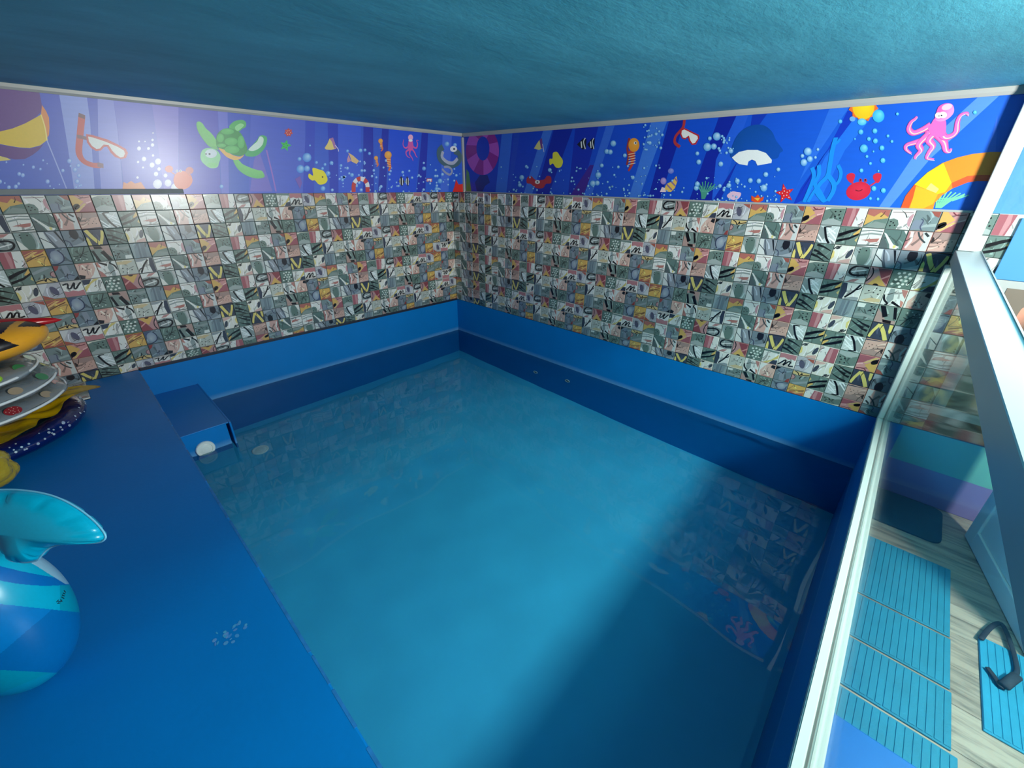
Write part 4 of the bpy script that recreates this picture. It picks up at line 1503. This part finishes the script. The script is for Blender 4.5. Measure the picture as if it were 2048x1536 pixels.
def disc_bm(bm, c, axis, r, h, seg=28, dome=0.0):
    """a round plate: centre of its back, outward axis, radius, height"""
    ax = Vector(axis).normalized()
    ref = Vector((0, 0, 1)) if abs(ax.z) < 0.9 else Vector((1, 0, 0))
    s = ax.cross(ref).normalized()
    u = ax.cross(s)
    c = Vector(c)
    prof = [(r, 0), (r, h * .6), (r * .93, h), (r * .72, h), (r * .70, h * .7), (r * .64, h * .7 + dome * .3), (r * .35, h * .7 + dome * .8)]
    rings = [[bm.verts.new(c + s * (a * math.cos(k * 2 * math.pi / seg)) + u * (a * math.sin(k * 2 * math.pi / seg)) + ax * b) for k in range(seg)] for a, b in prof]
    for A_, B_ in zip(rings[:-1], rings[1:]):
        for k in range(seg):
            bm.faces.new((A_[k], A_[(k + 1) % seg], B_[(k + 1) % seg], B_[k]))
    bm.faces.new(rings[0])
    top = bm.verts.new(c + ax * (h * .7 + dome))
    for k in range(seg):
        bm.faces.new((rings[-1][k], rings[-1][(k + 1) % seg], top))


bm = bmesh.new()
disc_bm(bm, (-2.868, -0.826, -0.356), (0, -1, 0), 0.055, 0.016, 32, 0.006)
local(finish(bm, 'round_inlet', None, M_plastic_white, False), skim).cycles.is_caustics_receiver = True
for c_ in skim.children:
    c_.cycles.is_caustics_receiver = True
skim.children[-1]['label'] = 'round white plastic inlet cover'
bm = bmesh.new()
disc_bm(bm, (0, 0, 0), (0, 0, 1), 0.062, 0.012, 32, 0.004)
drain = finish(bm, 'floor_drain', None, mat('grey_white_plastic', (236, 240, 240), 0.4, 0.03, 20))
drain.location = (-2.49, -0.44, PF)
drain.cycles.is_caustics_receiver = True
tag(drain, 'round pale drain cover lying on the pool floor under water', 'drain')
for i, (y, z, lab) in enumerate(((-1.27, -0.80, 'round return nozzle under water on the right pool wall, nearer the corner'), (-1.69, -0.70, 'round return nozzle under water on the right pool wall, nearer the glass'))):
    nz = empty('return_nozzle', (0.0, y, z))
    tag(nz, lab, 'nozzle', 'return nozzles on the right pool wall')
    bm = bmesh.new()
    pts = [(-0.004, 0.024 * math.cos(a), 0.024 * math.sin(a)) for a in [k * 2 * math.pi / 20 for k in range(20)]]
    tube_bm(bm, pts, 0.006, 8, True)
    o = finish(bm, 'nozzle_ring', nz, M_plastic_white, True)
    o.cycles.is_caustics_receiver = True
    bm = bmesh.new()
    disc_bm(bm, (0.0, 0, 0), (-1, 0, 0), 0.015, 0.006, 16)
    o = finish(bm, 'nozzle_eye', nz, mat('dark_blue_plastic', (20, 60, 110), 0.4))

# ------------------------------------------------------------------ inflatables on the deck
# the ride-on whale cut by the left edge of the picture
BC, BR, BK = Vector((-3.551, -2.467, 0.2363)), 0.1313, 1.8
whale = empty('inflatable_whale', (BC.x, BC.y, 0))
tag(whale, 'blue inflatable whale float with a raised tail on the deck', 'pool float')


def whale_color(p):
    x, y = to_px(p)
    CY, MB, BL, DB, WH, TL = (0, 176, 212), (0, 108, 188), (0, 128, 204), (0, 110, 182), (160, 200, 222), (0, 156, 184)
    if x > 62 and 1095 < y < 1168 and (y - 1128) < (x - 66) * 0.62 + 0.0:
        return WH
    x_ = max(-200, min(200, x))
    b1 = 1134 + (x_ / 130.0) * 26 - (x_ / 130.0 - 0.5) ** 2 * 8
    b2 = 1161 + x_ * 0.22 - x_ * x_ * 0.00115
    if y < b1:
        return CY
    if y < b2:
        return MB
    if y < 1208 + x_ * 0.105:
        return CY if x < 120 else TL
    if y > 1340 + x_ * 0.05:
        return TL if y < 1345 + (100 - x_) * 0.42 else (0, 160, 196)
    if y < 1222 + (100 - x_) * 0.86:
        return BL
    return DB


bm = bmesh.new()
bmesh.ops.create_uvsphere(bm, u_segments=480, v_segments=330, radius=1.0)
for v in bm.verts:
    c = v.co
    k = 1.0
    v.co = Vector((c.x * BR, c.y * BR, c.z * BR * BK * 0.999))
me_cols = []
bm.faces.ensure_lookup_table()
for f in bm.faces:
    me_cols.append(lin(whale_color(BC + f.calc_center_median())))
body = finish(bm, 'body', whale, M_vinyl, True)
body.location = (0, 0, BC.z)
color_mesh(body.data, me_cols)


def pillow(name, outline, center, ax_u, ax_v, thick, parent, m, cols=None, rings=7, seam=True, wrinkle=0.0):
    """an inflated flat shape: outline in the u-v plane, blown up to `thick` either side"""
    n = len(outline)
    cx = sum(p[0] for p in outline) / n
    cy = sum(p[1] for p in outline) / n
    nrm = ax_u.cross(ax_v).normalized()
    bm = bmesh.new()
    rim = [bm.verts.new(center + ax_u * p[0] + ax_v * p[1]) for p in outline]
    for side in (1, -1):
        prev = rim
        for r in range(1, rings + 1):
            t = r / (rings + 1)
            h = thick * math.sqrt(1 - (1 - t) ** 2)
            ring = []
            for i, p in enumerate(outline):
                wr = 1.0 - wrinkle * max(0.0, 1 - t * 3.2) * max(0.0, math.sin(i * 0.8)) ** 6 if wrinkle else 1.0
                ring.append(bm.verts.new(center + ax_u * (cx + (p[0] - cx) * (1 - t)) + ax_v * (cy + (p[1] - cy) * (1 - t)) + nrm * (side * h * wr)))
            for i in range(n):
                j = (i + 1) % n
                q = (prev[i], prev[j], ring[j], ring[i])
                bm.faces.new(q if side > 0 else tuple(reversed(q)))
            prev = ring
        tip = bm.verts.new(center + ax_u * cx + ax_v * cy + nrm * (side * thick))
        for i in range(n):
            q = (prev[i], prev[(i + 1) % n], tip)
            bm.faces.new(q if side > 0 else tuple(reversed(q)))
    o = finish(bm, name, parent, m, True)
    if cols:
        color_mesh(o.data, [lin(cols)] * len(o.data.polygons))
    return o


# tail fluke: outline measured on the photograph, standing above the body
dep = 0.93
def fl_pt(x, y):
    return ((x - 60) * dep / F, -(y - 1060) * dep / F)
fl_px = [(-150, 1010), (-70, 985), (0, 980), (45, 981), (90, 988), (125, 1000), (160, 1020), (185, 1040), (202, 1058), (210, 1072), (207, 1080), (195, 1085), (165, 1087), (135, 1087), (108, 1092), (92, 1101), (82, 1112), (74, 1120), (56, 1124), (38, 1123), (24, 1115), (12, 1094), (0, 1068), (-40, 1050), (-120, 1040)]
outline = smooth_line([fl_pt(*p) for p in fl_px], 4, True)
fc = CAM + (FW + RT * ((60 - 1024) / F) + UP * ((768 - 1060) / F)) * dep
tail = pillow('tail_fluke', outline, Vector((0, 0, 0)), RT, UP, 0.04, None, M_vinyl, (0, 176, 212), 14, True, 0.5)
tail.location = fc
local(tail, whale)
bm = bmesh.new()
tube_bm(bm, [RT * p[0] * 1.006 + UP * p[1] * 1.006 for p in outline], 0.0022, 6, True)
seam = finish(bm, 'seam', None, mat('pale_blue_seam', (120, 190, 220), 0.4, 0.05, 20), True)
seam.parent = tail
# small dark lettering strokes on the body
bm = bmesh.new()
for (x0, y0, x1, y1) in ((128, 1181, 131, 1185), (126, 1186, 130, 1188), (124, 1190, 129, 1192), (123, 1194, 128, 1197), (121, 1199, 124, 1203), (116, 1204, 124, 1202), (115, 1207, 120, 1206), (113, 1204, 117, 1200)):
    q = []
    for (x, y) in ((x0, y0), (x1, y1)):
        S = Vector((1, 1, 1 / BK))
        d = px_ray(x, y) * S
        d.normalize()
        oc = (CAM - BC) * S
        b_ = d.dot(oc)
        disc = b_ * b_ - oc.dot(oc) + (BR * 1.003) ** 2
        if disc > 0:
            h_ = oc + d * (-b_ - math.sqrt(disc))
            q.append(Vector((h_.x, h_.y, h_.z * BK)))
    if len(q) == 2:
        tube_bm(bm, q, 0.0012, 5)
if len(bm.verts):
    o = finish(bm, 'lettering', whale, M_dark)
    o.location = (0, 0, BC.z)

# the stack of packed swim rings by the wall
SX, SY = -3.775, -0.60
rng = random.Random(21)


def ring_tube(name, R, r, z, parent, m, tilt=(0, 0), flat=0.7, wob=0.0, seg=64, cs=14, seed=1, center=(SX, SY), color_fn=None, lump=0.0):
    rg = random.Random(seed)
    ph = [rg.uniform(0, 6.28) for _ in range(6)]
    bm = bmesh.new()
    rings = []
    for i in range(seg):
        a = 2 * math.pi * i / seg
        wv = wob * (math.sin(3 * a + ph[0]) + 0.6 * math.sin(7 * a + ph[1]) + 0.4 * math.sin(13 * a + ph[2]))
        rr = r * (1 + lump * math.sin(9 * a + ph[3]) + lump * 0.7 * math.sin(17 * a + ph[4]))
        row = []
        for k in range(cs):
            b = 2 * math.pi * k / cs
            cr = R + wv + rr * math.cos(b)
            x, y = cr * math.cos(a), cr * math.sin(a)
            row.append(bm.verts.new((center[0] + x, center[1] + y, z + rr * flat * math.sin(b) + tilt[0] * x + tilt[1] * y)))
        rings.append(row)
    cols = []
    for i in range(seg):
        for k in range(cs):
            bm.faces.new((rings[i][k], rings[(i + 1) % seg][k], rings[(i + 1) % seg][(k + 1) % cs], rings[i][(k + 1) % cs]))
            if color_fn:
                cols.append(lin(color_fn(i / seg, k / cs)))
    o = finish(bm, name, None, m, True)
    if color_fn:
        color_mesh(o.data, cols)
    if parent is not None:
        local(o, parent)
    return o


def vinyl(name, rgb, rough=0.12, trans=0.0):
    m, nt, p = new_mat(name)
    p.inputs['Base Color'].default_value = lin(rgb)
    p.inputs['Roughness'].default_value = rough
    p.inputs['Coat Weight'].default_value = 0.6
    p.inputs['Coat Roughness'].default_value = 0.08
    n = nt.nodes.new('ShaderNodeTexNoise')
    n.inputs['Scale'].default_value = 22
    n.inputs['Detail'].default_value = 4
    b = nt.nodes.new('ShaderNodeBump')
    b.inputs['Strength'].default_value = 0.5
    b.inputs['Distance'].default_value = 0.01
    tc = nt.nodes.new('ShaderNodeTexCoord')
    nt.links.new(tc.outputs['Object'], n.inputs['Vector'])
    nt.links.new(n.outputs['Fac'], b.inputs['Height'])
    nt.links.new(b.outputs['Normal'], p.inputs['Normal'])
    if trans:
        mx = nt.nodes.new('ShaderNodeMixShader')
        mx.inputs[0].default_value = trans
        t = nt.nodes.new('ShaderNodeBsdfTransparent')
        t.inputs['Color'].default_value = (0.9, 0.95, 0.95, 1)
        nt.links.new(p.outputs[0], mx.inputs[1])
        nt.links.new(t.outputs[0], mx.inputs[2])
        nt.links.new(mx.outputs[0], nt.nodes['Material Output'].inputs['Surface'])
    return m


M_bluevinyl = vinyl('glossy_navy_vinyl', (6, 20, 84), 0.1)
M_yellow = vinyl('glossy_yellow_vinyl', (246, 204, 24), 0.2)
M_clear = vinyl('pearly_clear_vinyl', (150, 158, 164), 0.08, 0.4)
M_bag = vinyl('yellow_film', (186, 158, 40), 0.2, 0.15)
M_print = print_mat('fruit_print', 0.2, 0.5)

bpy.context.view_layer.update()
blue = empty('swim_ring', (SX, SY, 0))
tag(blue, 'glossy navy blue swim ring at the bottom of the inflatable stack', 'swim ring', 'swim rings stacked on the deck')
bpy.context.view_layer.update()
ring_tube('ring_tube', 0.40, 0.070, 0.0585, blue, M_bluevinyl, flat=0.65, seed=2, lump=0.02)
fl = Flat((-50, -50), (50, 50))
bm = bmesh.new()
rg = random.Random(8)
for i in range(46):                             # silver dots laid on the ring as painted glints
    a = rg.uniform(-1.5, 0.25)
    b = rg.uniform(0.1, 1.0)
    R = 0.40 + 0.0705 * math.cos(b)
    c = Vector((SX + R * math.cos(a), SY + R * math.sin(a), 0.0585 + 0.0705 * 0.65 * math.sin(b) + 0.0006))
    nrm = Vector((math.cos(a) * math.cos(b), math.sin(a) * math.cos(b), math.sin(b)))
    disc_bm(bm, c - nrm * 0.001, nrm, rg.uniform(.003, .008), 0.0014, 8)
local(tag(finish(bm, 'painted_glints', None, mat('glint_silver', (210, 222, 235), 0.2, 0.02, 10, metallic=0.5)), kind='stuff'), blue)

# deflated yellow float folded over the blue ring
yel = empty('folded_float', (SX, SY, 0.1))
tag(yel, 'deflated bright yellow float with pointed corners folded between the rings', 'pool float')
bpy.context.view_layer.update()
bm = bmesh.new()
NU, NV = 72, 10
grid = []
rg = random.Random(31)
phs = [rg.uniform(0, 6.28) for _ in range(8)]
for i in range(NU):
    a = -2.2 + 2.9 * i / (NU - 1)
    edge = 0.425 + 0.035 * math.sin(5 * a + 1.0) + 0.02 * math.sin(11 * a)
    spike = 0.085 * math.exp(-((a - 0.16) / 0.19) ** 2)
    edge += spike
    row = []
    for j in range(NV):
        t = j / (NV - 1)
        R = 0.26 + (edge - 0.26) * t
        z = 0.134 + 0.009 * math.sin(8 * a + phs[0] + 3 * t) * (0.4 + t) + 0.006 * math.sin(19 * a + phs[1] - 5 * t) + spike * 0.02 * t
        row.append(bm.verts.new((SX + R * math.cos(a), SY + R * math.sin(a), z)))
    grid.append(row)
for i in range(NU - 1):
    for j in range(NV - 1):
        bm.faces.new((grid[i][j], grid[i + 1][j], grid[i + 1][j + 1], grid[i][j + 1]))
r = bmesh.ops.solidify(bm, geom=bm.faces[:], thickness=0.012)
local(finish(bm, 'folded_sheet', None, M_yellow, True), yel)

# clear rings printed with fruit
def fruit_ring(R, r, z, label, seed, tilt, fruits, cx):
    t = empty('swim_ring', (SX, SY, z))
    tag(t, label, 'swim ring', 'swim rings stacked on the deck')
    bpy.context.view_layer.update()
    ring_tube('ring_tube', R, r, z, t, M_clear, tilt, 0.45, 0.006, 110, 18, seed, cx, None, 0.05)
    # weld seam round the outside
    bm = bmesh.new()
    pts = [(cx[0] + (R + r * 1.02) * math.cos(a), cx[1] + (R + r * 1.02) * math.sin(a), z + tilt[0] * R * math.cos(a) + tilt[1] * R * math.sin(a)) for a in [2 * math.pi * k / 64 for k in range(64)]]
    tube_bm(bm, pts, 0.007, 6, True)
    local(finish(bm, 'weld_seam', None, mat('white_vinyl_seam', (226, 230, 230), 0.15, 0.02, 10), True), t)
    for a, kind in fruits:
        b = 0.75
        rad = 0.034 if kind != 'slice' else 0.030
        Rr = R + r * math.cos(b)
        c = Vector((cx[0] + Rr * math.cos(a), cx[1] + Rr * math.sin(a), z + r * 0.45 * math.sin(b) + tilt[0] * Rr * math.cos(a) + tilt[1] * Rr * math.sin(a) + 0.003))
        nrm = Vector((math.cos(a) * math.cos(b), math.sin(a) * math.cos(b), 1.2 * math.sin(b))).normalized()
        s = Vector((-math.sin(a), math.cos(a), 0))
        u = nrm.cross(s)
        fl = Flat((-1, -1), (1, 1))
        col = {'lime': (150, 196, 50), 'berry': (150, 34, 40), 'slice': (172, 150, 122), 'leaf': (40, 130, 80)}[kind]
        fl.disc(0, 0, rad, rad * 0.72, col, None, 0, 20)
        if kind == 'lime':
            fl.disc(0, 0, rad * .8, rad * .55, (186, 220, 90), (214, 236, 140), 0, 18)
        if kind == 'berry':
            for q in range(12):
                an = q * 2.4
                fl.disc(rad * .25 * math.sqrt(q) * math.cos(an), rad * .18 * math.sqrt(q) * math.sin(an), .002, .002, (230, 190, 170), None, 0, 6)
        me = fl.mesh('fruit_print', lambda x, y, h: c + s * x + u * y + nrm * h)
        local(link('fruit_print', me, None, M_print), t)


fruit_ring(0.345, 0.08, 0.204, 'clear swim ring printed with red berries resting on the yellow float', 3, (0.0, 0.0), [(-0.1, 'berry'), (-0.95, 'berry'), (-0.5, 'slice'), (-1.5, 'leaf')], (SX, SY + 0.02))
fruit_ring(0.335, 0.08, 0.281, 'clear swim ring printed with limes in the middle of the stack', 4, (0.0, 0.0), [(0.15, 'lime'), (-0.35, 'leaf'), (-0.8, 'slice'), (-1.3, 'berry')], (SX - 0.005, SY + 0.03))
fruit_ring(0.31, 0.075, 0.357, 'clear swim ring printed with bright green limes just under the checkered float', 5, (0.0, 0.0), [(-0.85, 'lime'), (0.0, 'leaf'), (-0.45, 'leaf')], (SX - 0.02, SY + 0.03))

# yellow and black checkered float on top
top = empty('checkered_float', (SX - 0.06, SY, 0.42))
tag(top, 'orange yellow inflatable boat with black checks and red nose on top of the stack', 'pool float')
bpy.context.view_layer.update()
NS, CS = 180, 150
OG, BLK, RD = (236, 164, 36), (24, 10, 10), (176, 12, 16)
TA, TB, TW, TH = -4.25, -3.315, 0.24, 0.098     # along x, half width, half height
TZ, TY = 0.494, -0.56
bm = bmesh.new()
rows = []
for i in range(NS):
    t = i / (NS - 1)
    x = TA + (TB - TA) * (1 - (1 - t) ** 1.6)
    e = max(0.0, (x - (TB - 0.26)) / 0.26)      # rounded bow
    k = math.sqrt(max(0.0, 1 - e * e))
    hh = TH * max(0.02, k ** 0.8)
    ww = TW * max(0.02, k)
    rows.append([bm.verts.new((x, TY + 0.10 * (x + 3.6) + ww * math.cos(q), TZ + 0.02 * e + hh * math.sin(q) * (1.0 + 0.06 * math.cos(2 * q)))) for q in [j * 2 * math.pi / CS for j in range(CS)]])
cols = []
for i in range(NS - 1):
    for k in range(CS):
        f = bm.faces.new((rows[i][k], rows[i][(k + 1) % CS], rows[i + 1][(k + 1) % CS], rows[i + 1][k]))
        c = f.calc_center_median()
        a = (k + .5) / CS * 360
        col = OG
        u = c.x + 0.0012 * (a - 150)
        if 84 < a < 136 + 8 * math.sin(c.x * 30):
            if u < -3.475 and int((u + 4.3) / 0.11) % 2 == 1 or -3.44 < u < -3.352:
                col = BLK
        elif 144 < a < 184 and (-3.555 < c.x - 0.0014 * (a - 180) < -3.435 or int((c.x + 4.3) / 0.12) % 2 == 0 and c.x < -3.66):
            col = BLK
        cols.append(lin(col))
f1 = bm.faces.new(rows[0])
f2 = bm.faces.new(list(reversed(rows[-1])))
cols += [lin(OG), lin(OG)]
o = finish(bm, 'hull', None, M_vinyl, True)
color_mesh(o.data, cols)
local(o, top)
nose = pillow('red_nose', smooth_line([(-0.30, 0.03), (-0.12, 0.028), (0.02, 0.012), (0.068, 0.0), (0.05, -0.014), (0.0, -0.03), (-0.1, -0.04), (-0.30, -0.04)], 4, True), Vector((-3.315, -0.53, 0.556)), Vector((1, 0.05, -0.12)).normalized(), Vector((0.1, 1, 0.25)).normalized(), 0.022, None, M_vinyl, RD, 5, True)
local(nose, top)

# crumpled yellow packing film at the near side of the stack
bm = bmesh.new()
bmesh.ops.create_icosphere(bm, subdivisions=4, radius=1.0)
rg = random.Random(77)
pv = [Vector((rg.uniform(-1, 1), rg.uniform(-1, 1), rg.uniform(-1, 1))).normalized() for _ in range(26)]
for v in bm.verts:
    n_ = v.co.normalized()
    h = max(n_.dot(q) for q in pv)
    k = 0.72 + 0.9 * max(0, h - 0.72)
    v.co = Vector((n_.x * 0.16 * k, n_.y * 0.13 * k, n_.z * 0.105 * k))
bag = finish(bm, 'plastic_bag', None, M_bag, False)
mn = min(v.co.z for v in bag.data.vertices)
bag.location = (-3.715, -1.205, -mn)
tag(bag, 'crumpled yellow plastic bag lying in front of the navy swim ring', 'bag')

# ------------------------------------------------------------------ beyond the glass
M_mat = mat('teal_foam', (38, 138, 164), 0.7, 0.08, 12, 0.2, 120)
M_mat2 = mat('bright_teal_foam', (40, 156, 190), 0.7, 0.08, 12, 0.2, 120)


def rib_mat(label, x0, x1, y0, y1, m, group=None):
    t = empty('bath_mat', ((x0 + x1) / 2, (y0 + y1) / 2, FL))
    tag(t, label, 'mat', group)
    bpy.context.view_layer.update()
    bm = bmesh.new()
    box_bm(bm, (x0, y0, FL + 0.0002), (x1, y1, FL + 0.007), 0.003)
    local(finish(bm, 'foam_sheet', None, m), t)
    bm = bmesh.new()
    n = int((y1 - y0) / 0.0225)
    for i in range(n):
        yy = y0 + (y1 - y0) * (i + 0.5) / n
        box_bm(bm, (x0 + 0.008, yy - 0.0098, FL + 0.006), (x1 - 0.008, yy + 0.0098, FL + 0.0095), 0.0012, 1)
    local(tag(finish(bm, 'ribs', None, m), kind='stuff'), t)
    return t


rib_mat('teal ribbed mat farthest along the row behind the glass', -1.043, -0.565, -4.478, -4.11, M_mat, 'teal mats in a row behind the glass')
rib_mat('second teal ribbed mat of the row behind the glass, counting from the far wall', -1.325, -1.055, -4.480, -4.11, M_mat, 'teal mats in a row behind the glass')
rib_mat('third teal ribbed mat of the row behind the glass, between two thin gaps', -1.588, -1.337, -4.484, -4.11, M_mat, 'teal mats in a row behind the glass')
rib_mat('teal ribbed mat nearest the blue step behind the glass', -1.90, -1.600, -4.500, -4.11, M_mat, 'teal mats in a row behind the glass')
rib_mat('bright teal mat apart from the row with the dark strap on it', -1.425, -0.945, -4.98, -4.565, M_mat2)
# dark rounded mat by the wall
bm = bmesh.new()
pts = []
x0, x1, y0, y1, rr = -0.385, -0.02, -4.44, -4.10, 0.05
for cx, cy, a0 in ((x1 - rr, y1 - rr, 0), (x0 + rr, y1 - rr, 90), (x0 + rr, y0 + rr, 180), (x1 - rr, y0 + rr, 270)):
    for k in range(6):
        a = math.radians(a0 + 18 * k)
        pts.append((cx + rr * math.cos(a), cy + rr * math.sin(a)))
lo_ = [bm.verts.new((a, b, FL + 0.0002)) for a, b in pts]
hi_ = [bm.verts.new((a, b, FL + 0.010)) for a, b in pts]
bm.faces.new(list(reversed(lo_)))
bm.faces.new(hi_)
for i in range(len(pts)):
    j = (i + 1) % len(pts)
    bm.faces.new((lo_[i], lo_[j], hi_[j], hi_[i]))
o = finish(bm, 'door_mat', None, mat('dark_teal_pile', (22, 82, 96), 0.9, 0.15, 60, 0.5, 200))
tag(o, 'dark teal mat with rounded corners on the floor below the purple band', 'mat')
# blue step
st = box('step_box', (-2.75, -4.52, FL), (-1.93, -4.12, -0.20), mat('blue_step_paint', (30, 112, 186), 0.45, 0.05, 4), None, 0.006)
tag(st, 'blue painted step standing behind the glass', 'step')
# strap
strap = empty('sandal_strap', (-0.95, -4.63, FL))
tag(strap, 'dark strap loop lying over the edge of the bright teal mat', 'strap')
bpy.context.view_layer.update()
bm = bmesh.new()
zz = FL + 0.02
line = smooth_line([on_plane(x, y, 2, zz)[:] for x, y in ((1962, 1278), (1980, 1256), (2000, 1246), (2012, 1262), (2024, 1295), (2032, 1325), (2033, 1345), (2018, 1362), (2004, 1374), (1988, 1352), (1975, 1335))], 5)
tube_bm(bm, line, 0.009, 8, False, 0.5)
local(finish(bm, 'strap_loop', None, mat('dark_webbing', (34, 46, 58), 0.7, 0.1, 60), True), strap)
bm = bmesh.new()
line = [on_plane(x, y, 2, zz + 0.012)[:] for x, y in ((2008, 1372), (2020, 1362), (2034, 1352))]
tube_bm(bm, line, 0.017, 10, False, 0.6)
local(finish(bm, 'strap_pad', None, mat('dark_foam_pad', (44, 58, 70), 0.8, 0.1, 60), True), strap)

# white door leaf standing ajar
door = empty('door_1', (-0.19, -4.53, FL))
tag(door, 'white panelled door leaf standing open behind the glass', kind='structure')
ang = math.atan2(-0.13, -0.57)
bm = bmesh.new()
M_door = mat('white_door_plastic', (238, 240, 234), 0.35, 0.03, 6)
H, Wd = 1.30, 0.78
def door_part(name, lo, hi, m):
    bm = bmesh.new()
    box_bm(bm, lo, hi, 0.004)
    o = finish(bm, name, door, m)
    o.rotation_euler = (0, 0, ang)
    return o
door_part('stile', (0, -0.0, 0.004), (0.085, 0.04, H), M_door)
door_part('stile', (Wd - 0.085, -0.0, 0.004), (Wd, 0.04, H), M_door)
door_part('rail', (0.085, -0.0, 0.004), (Wd - 0.085, 0.04, 0.095), M_door)
door_part('rail', (0.085, -0.0, H - 0.095), (Wd - 0.085, 0.04, H), M_door)
door_part('panel', (0.085, 0.010, 0.095), (Wd - 0.085, 0.030, H - 0.095), M_door)

# pale blue board and framed picture on the right wall past the post
board = box('wall_board', (-0.012, -5.2, 0.872), (-0.001, -4.178, 1.15), mat('pale_blue_board', (66, 134, 190), 0.5, 0.05, 4), None, 0.002)
tag(board, 'plain light blue board fixed over the tiles past the post', 'board')
pic = empty('framed_poster', (0, -4.6, 0.5))
tag(pic, 'white framed poster with a brown field and an orange shape under the blue board', 'poster')
bpy.context.view_layer.update()
local(box('poster_frame', (-0.014, -5.2, 0.12), (-0.001, -4.190, 0.8705), M_white, None, 0.002), pic)
local(box('poster_sheet', (-0.0165, -5.15, 0.17), (-0.0142, -4.243, 0.836), mat('brown_poster', (112, 98, 84), 0.6, 0.04, 5), None), pic)
fl = Flat((-10, -10), (10, 10))
op = [(2048, 615), (2040, 622), (2030, 638), (2024, 652), (2026, 664), (2035, 672), (2034, 680), (2048, 700), (2075, 720), (2085, 640), (2070, 610)]
def PW(x, y):
    v = on_plane(x, y, 0, -0.0165)
    return (v.y, v.z)
fl.poly(smooth_line([PW(*p) for p in op], 4, True), (224, 150, 124))
fl.poly([PW(*p) for p in ((2036, 672), (2048, 668), (2080, 690), (2075, 720), (2048, 700))], (214, 78, 54))
me = fl.mesh('orange_shape', lambda y, z, h: (-0.0167 - h, y, z))
local(link('orange_shape', me, None, M_print), pic)
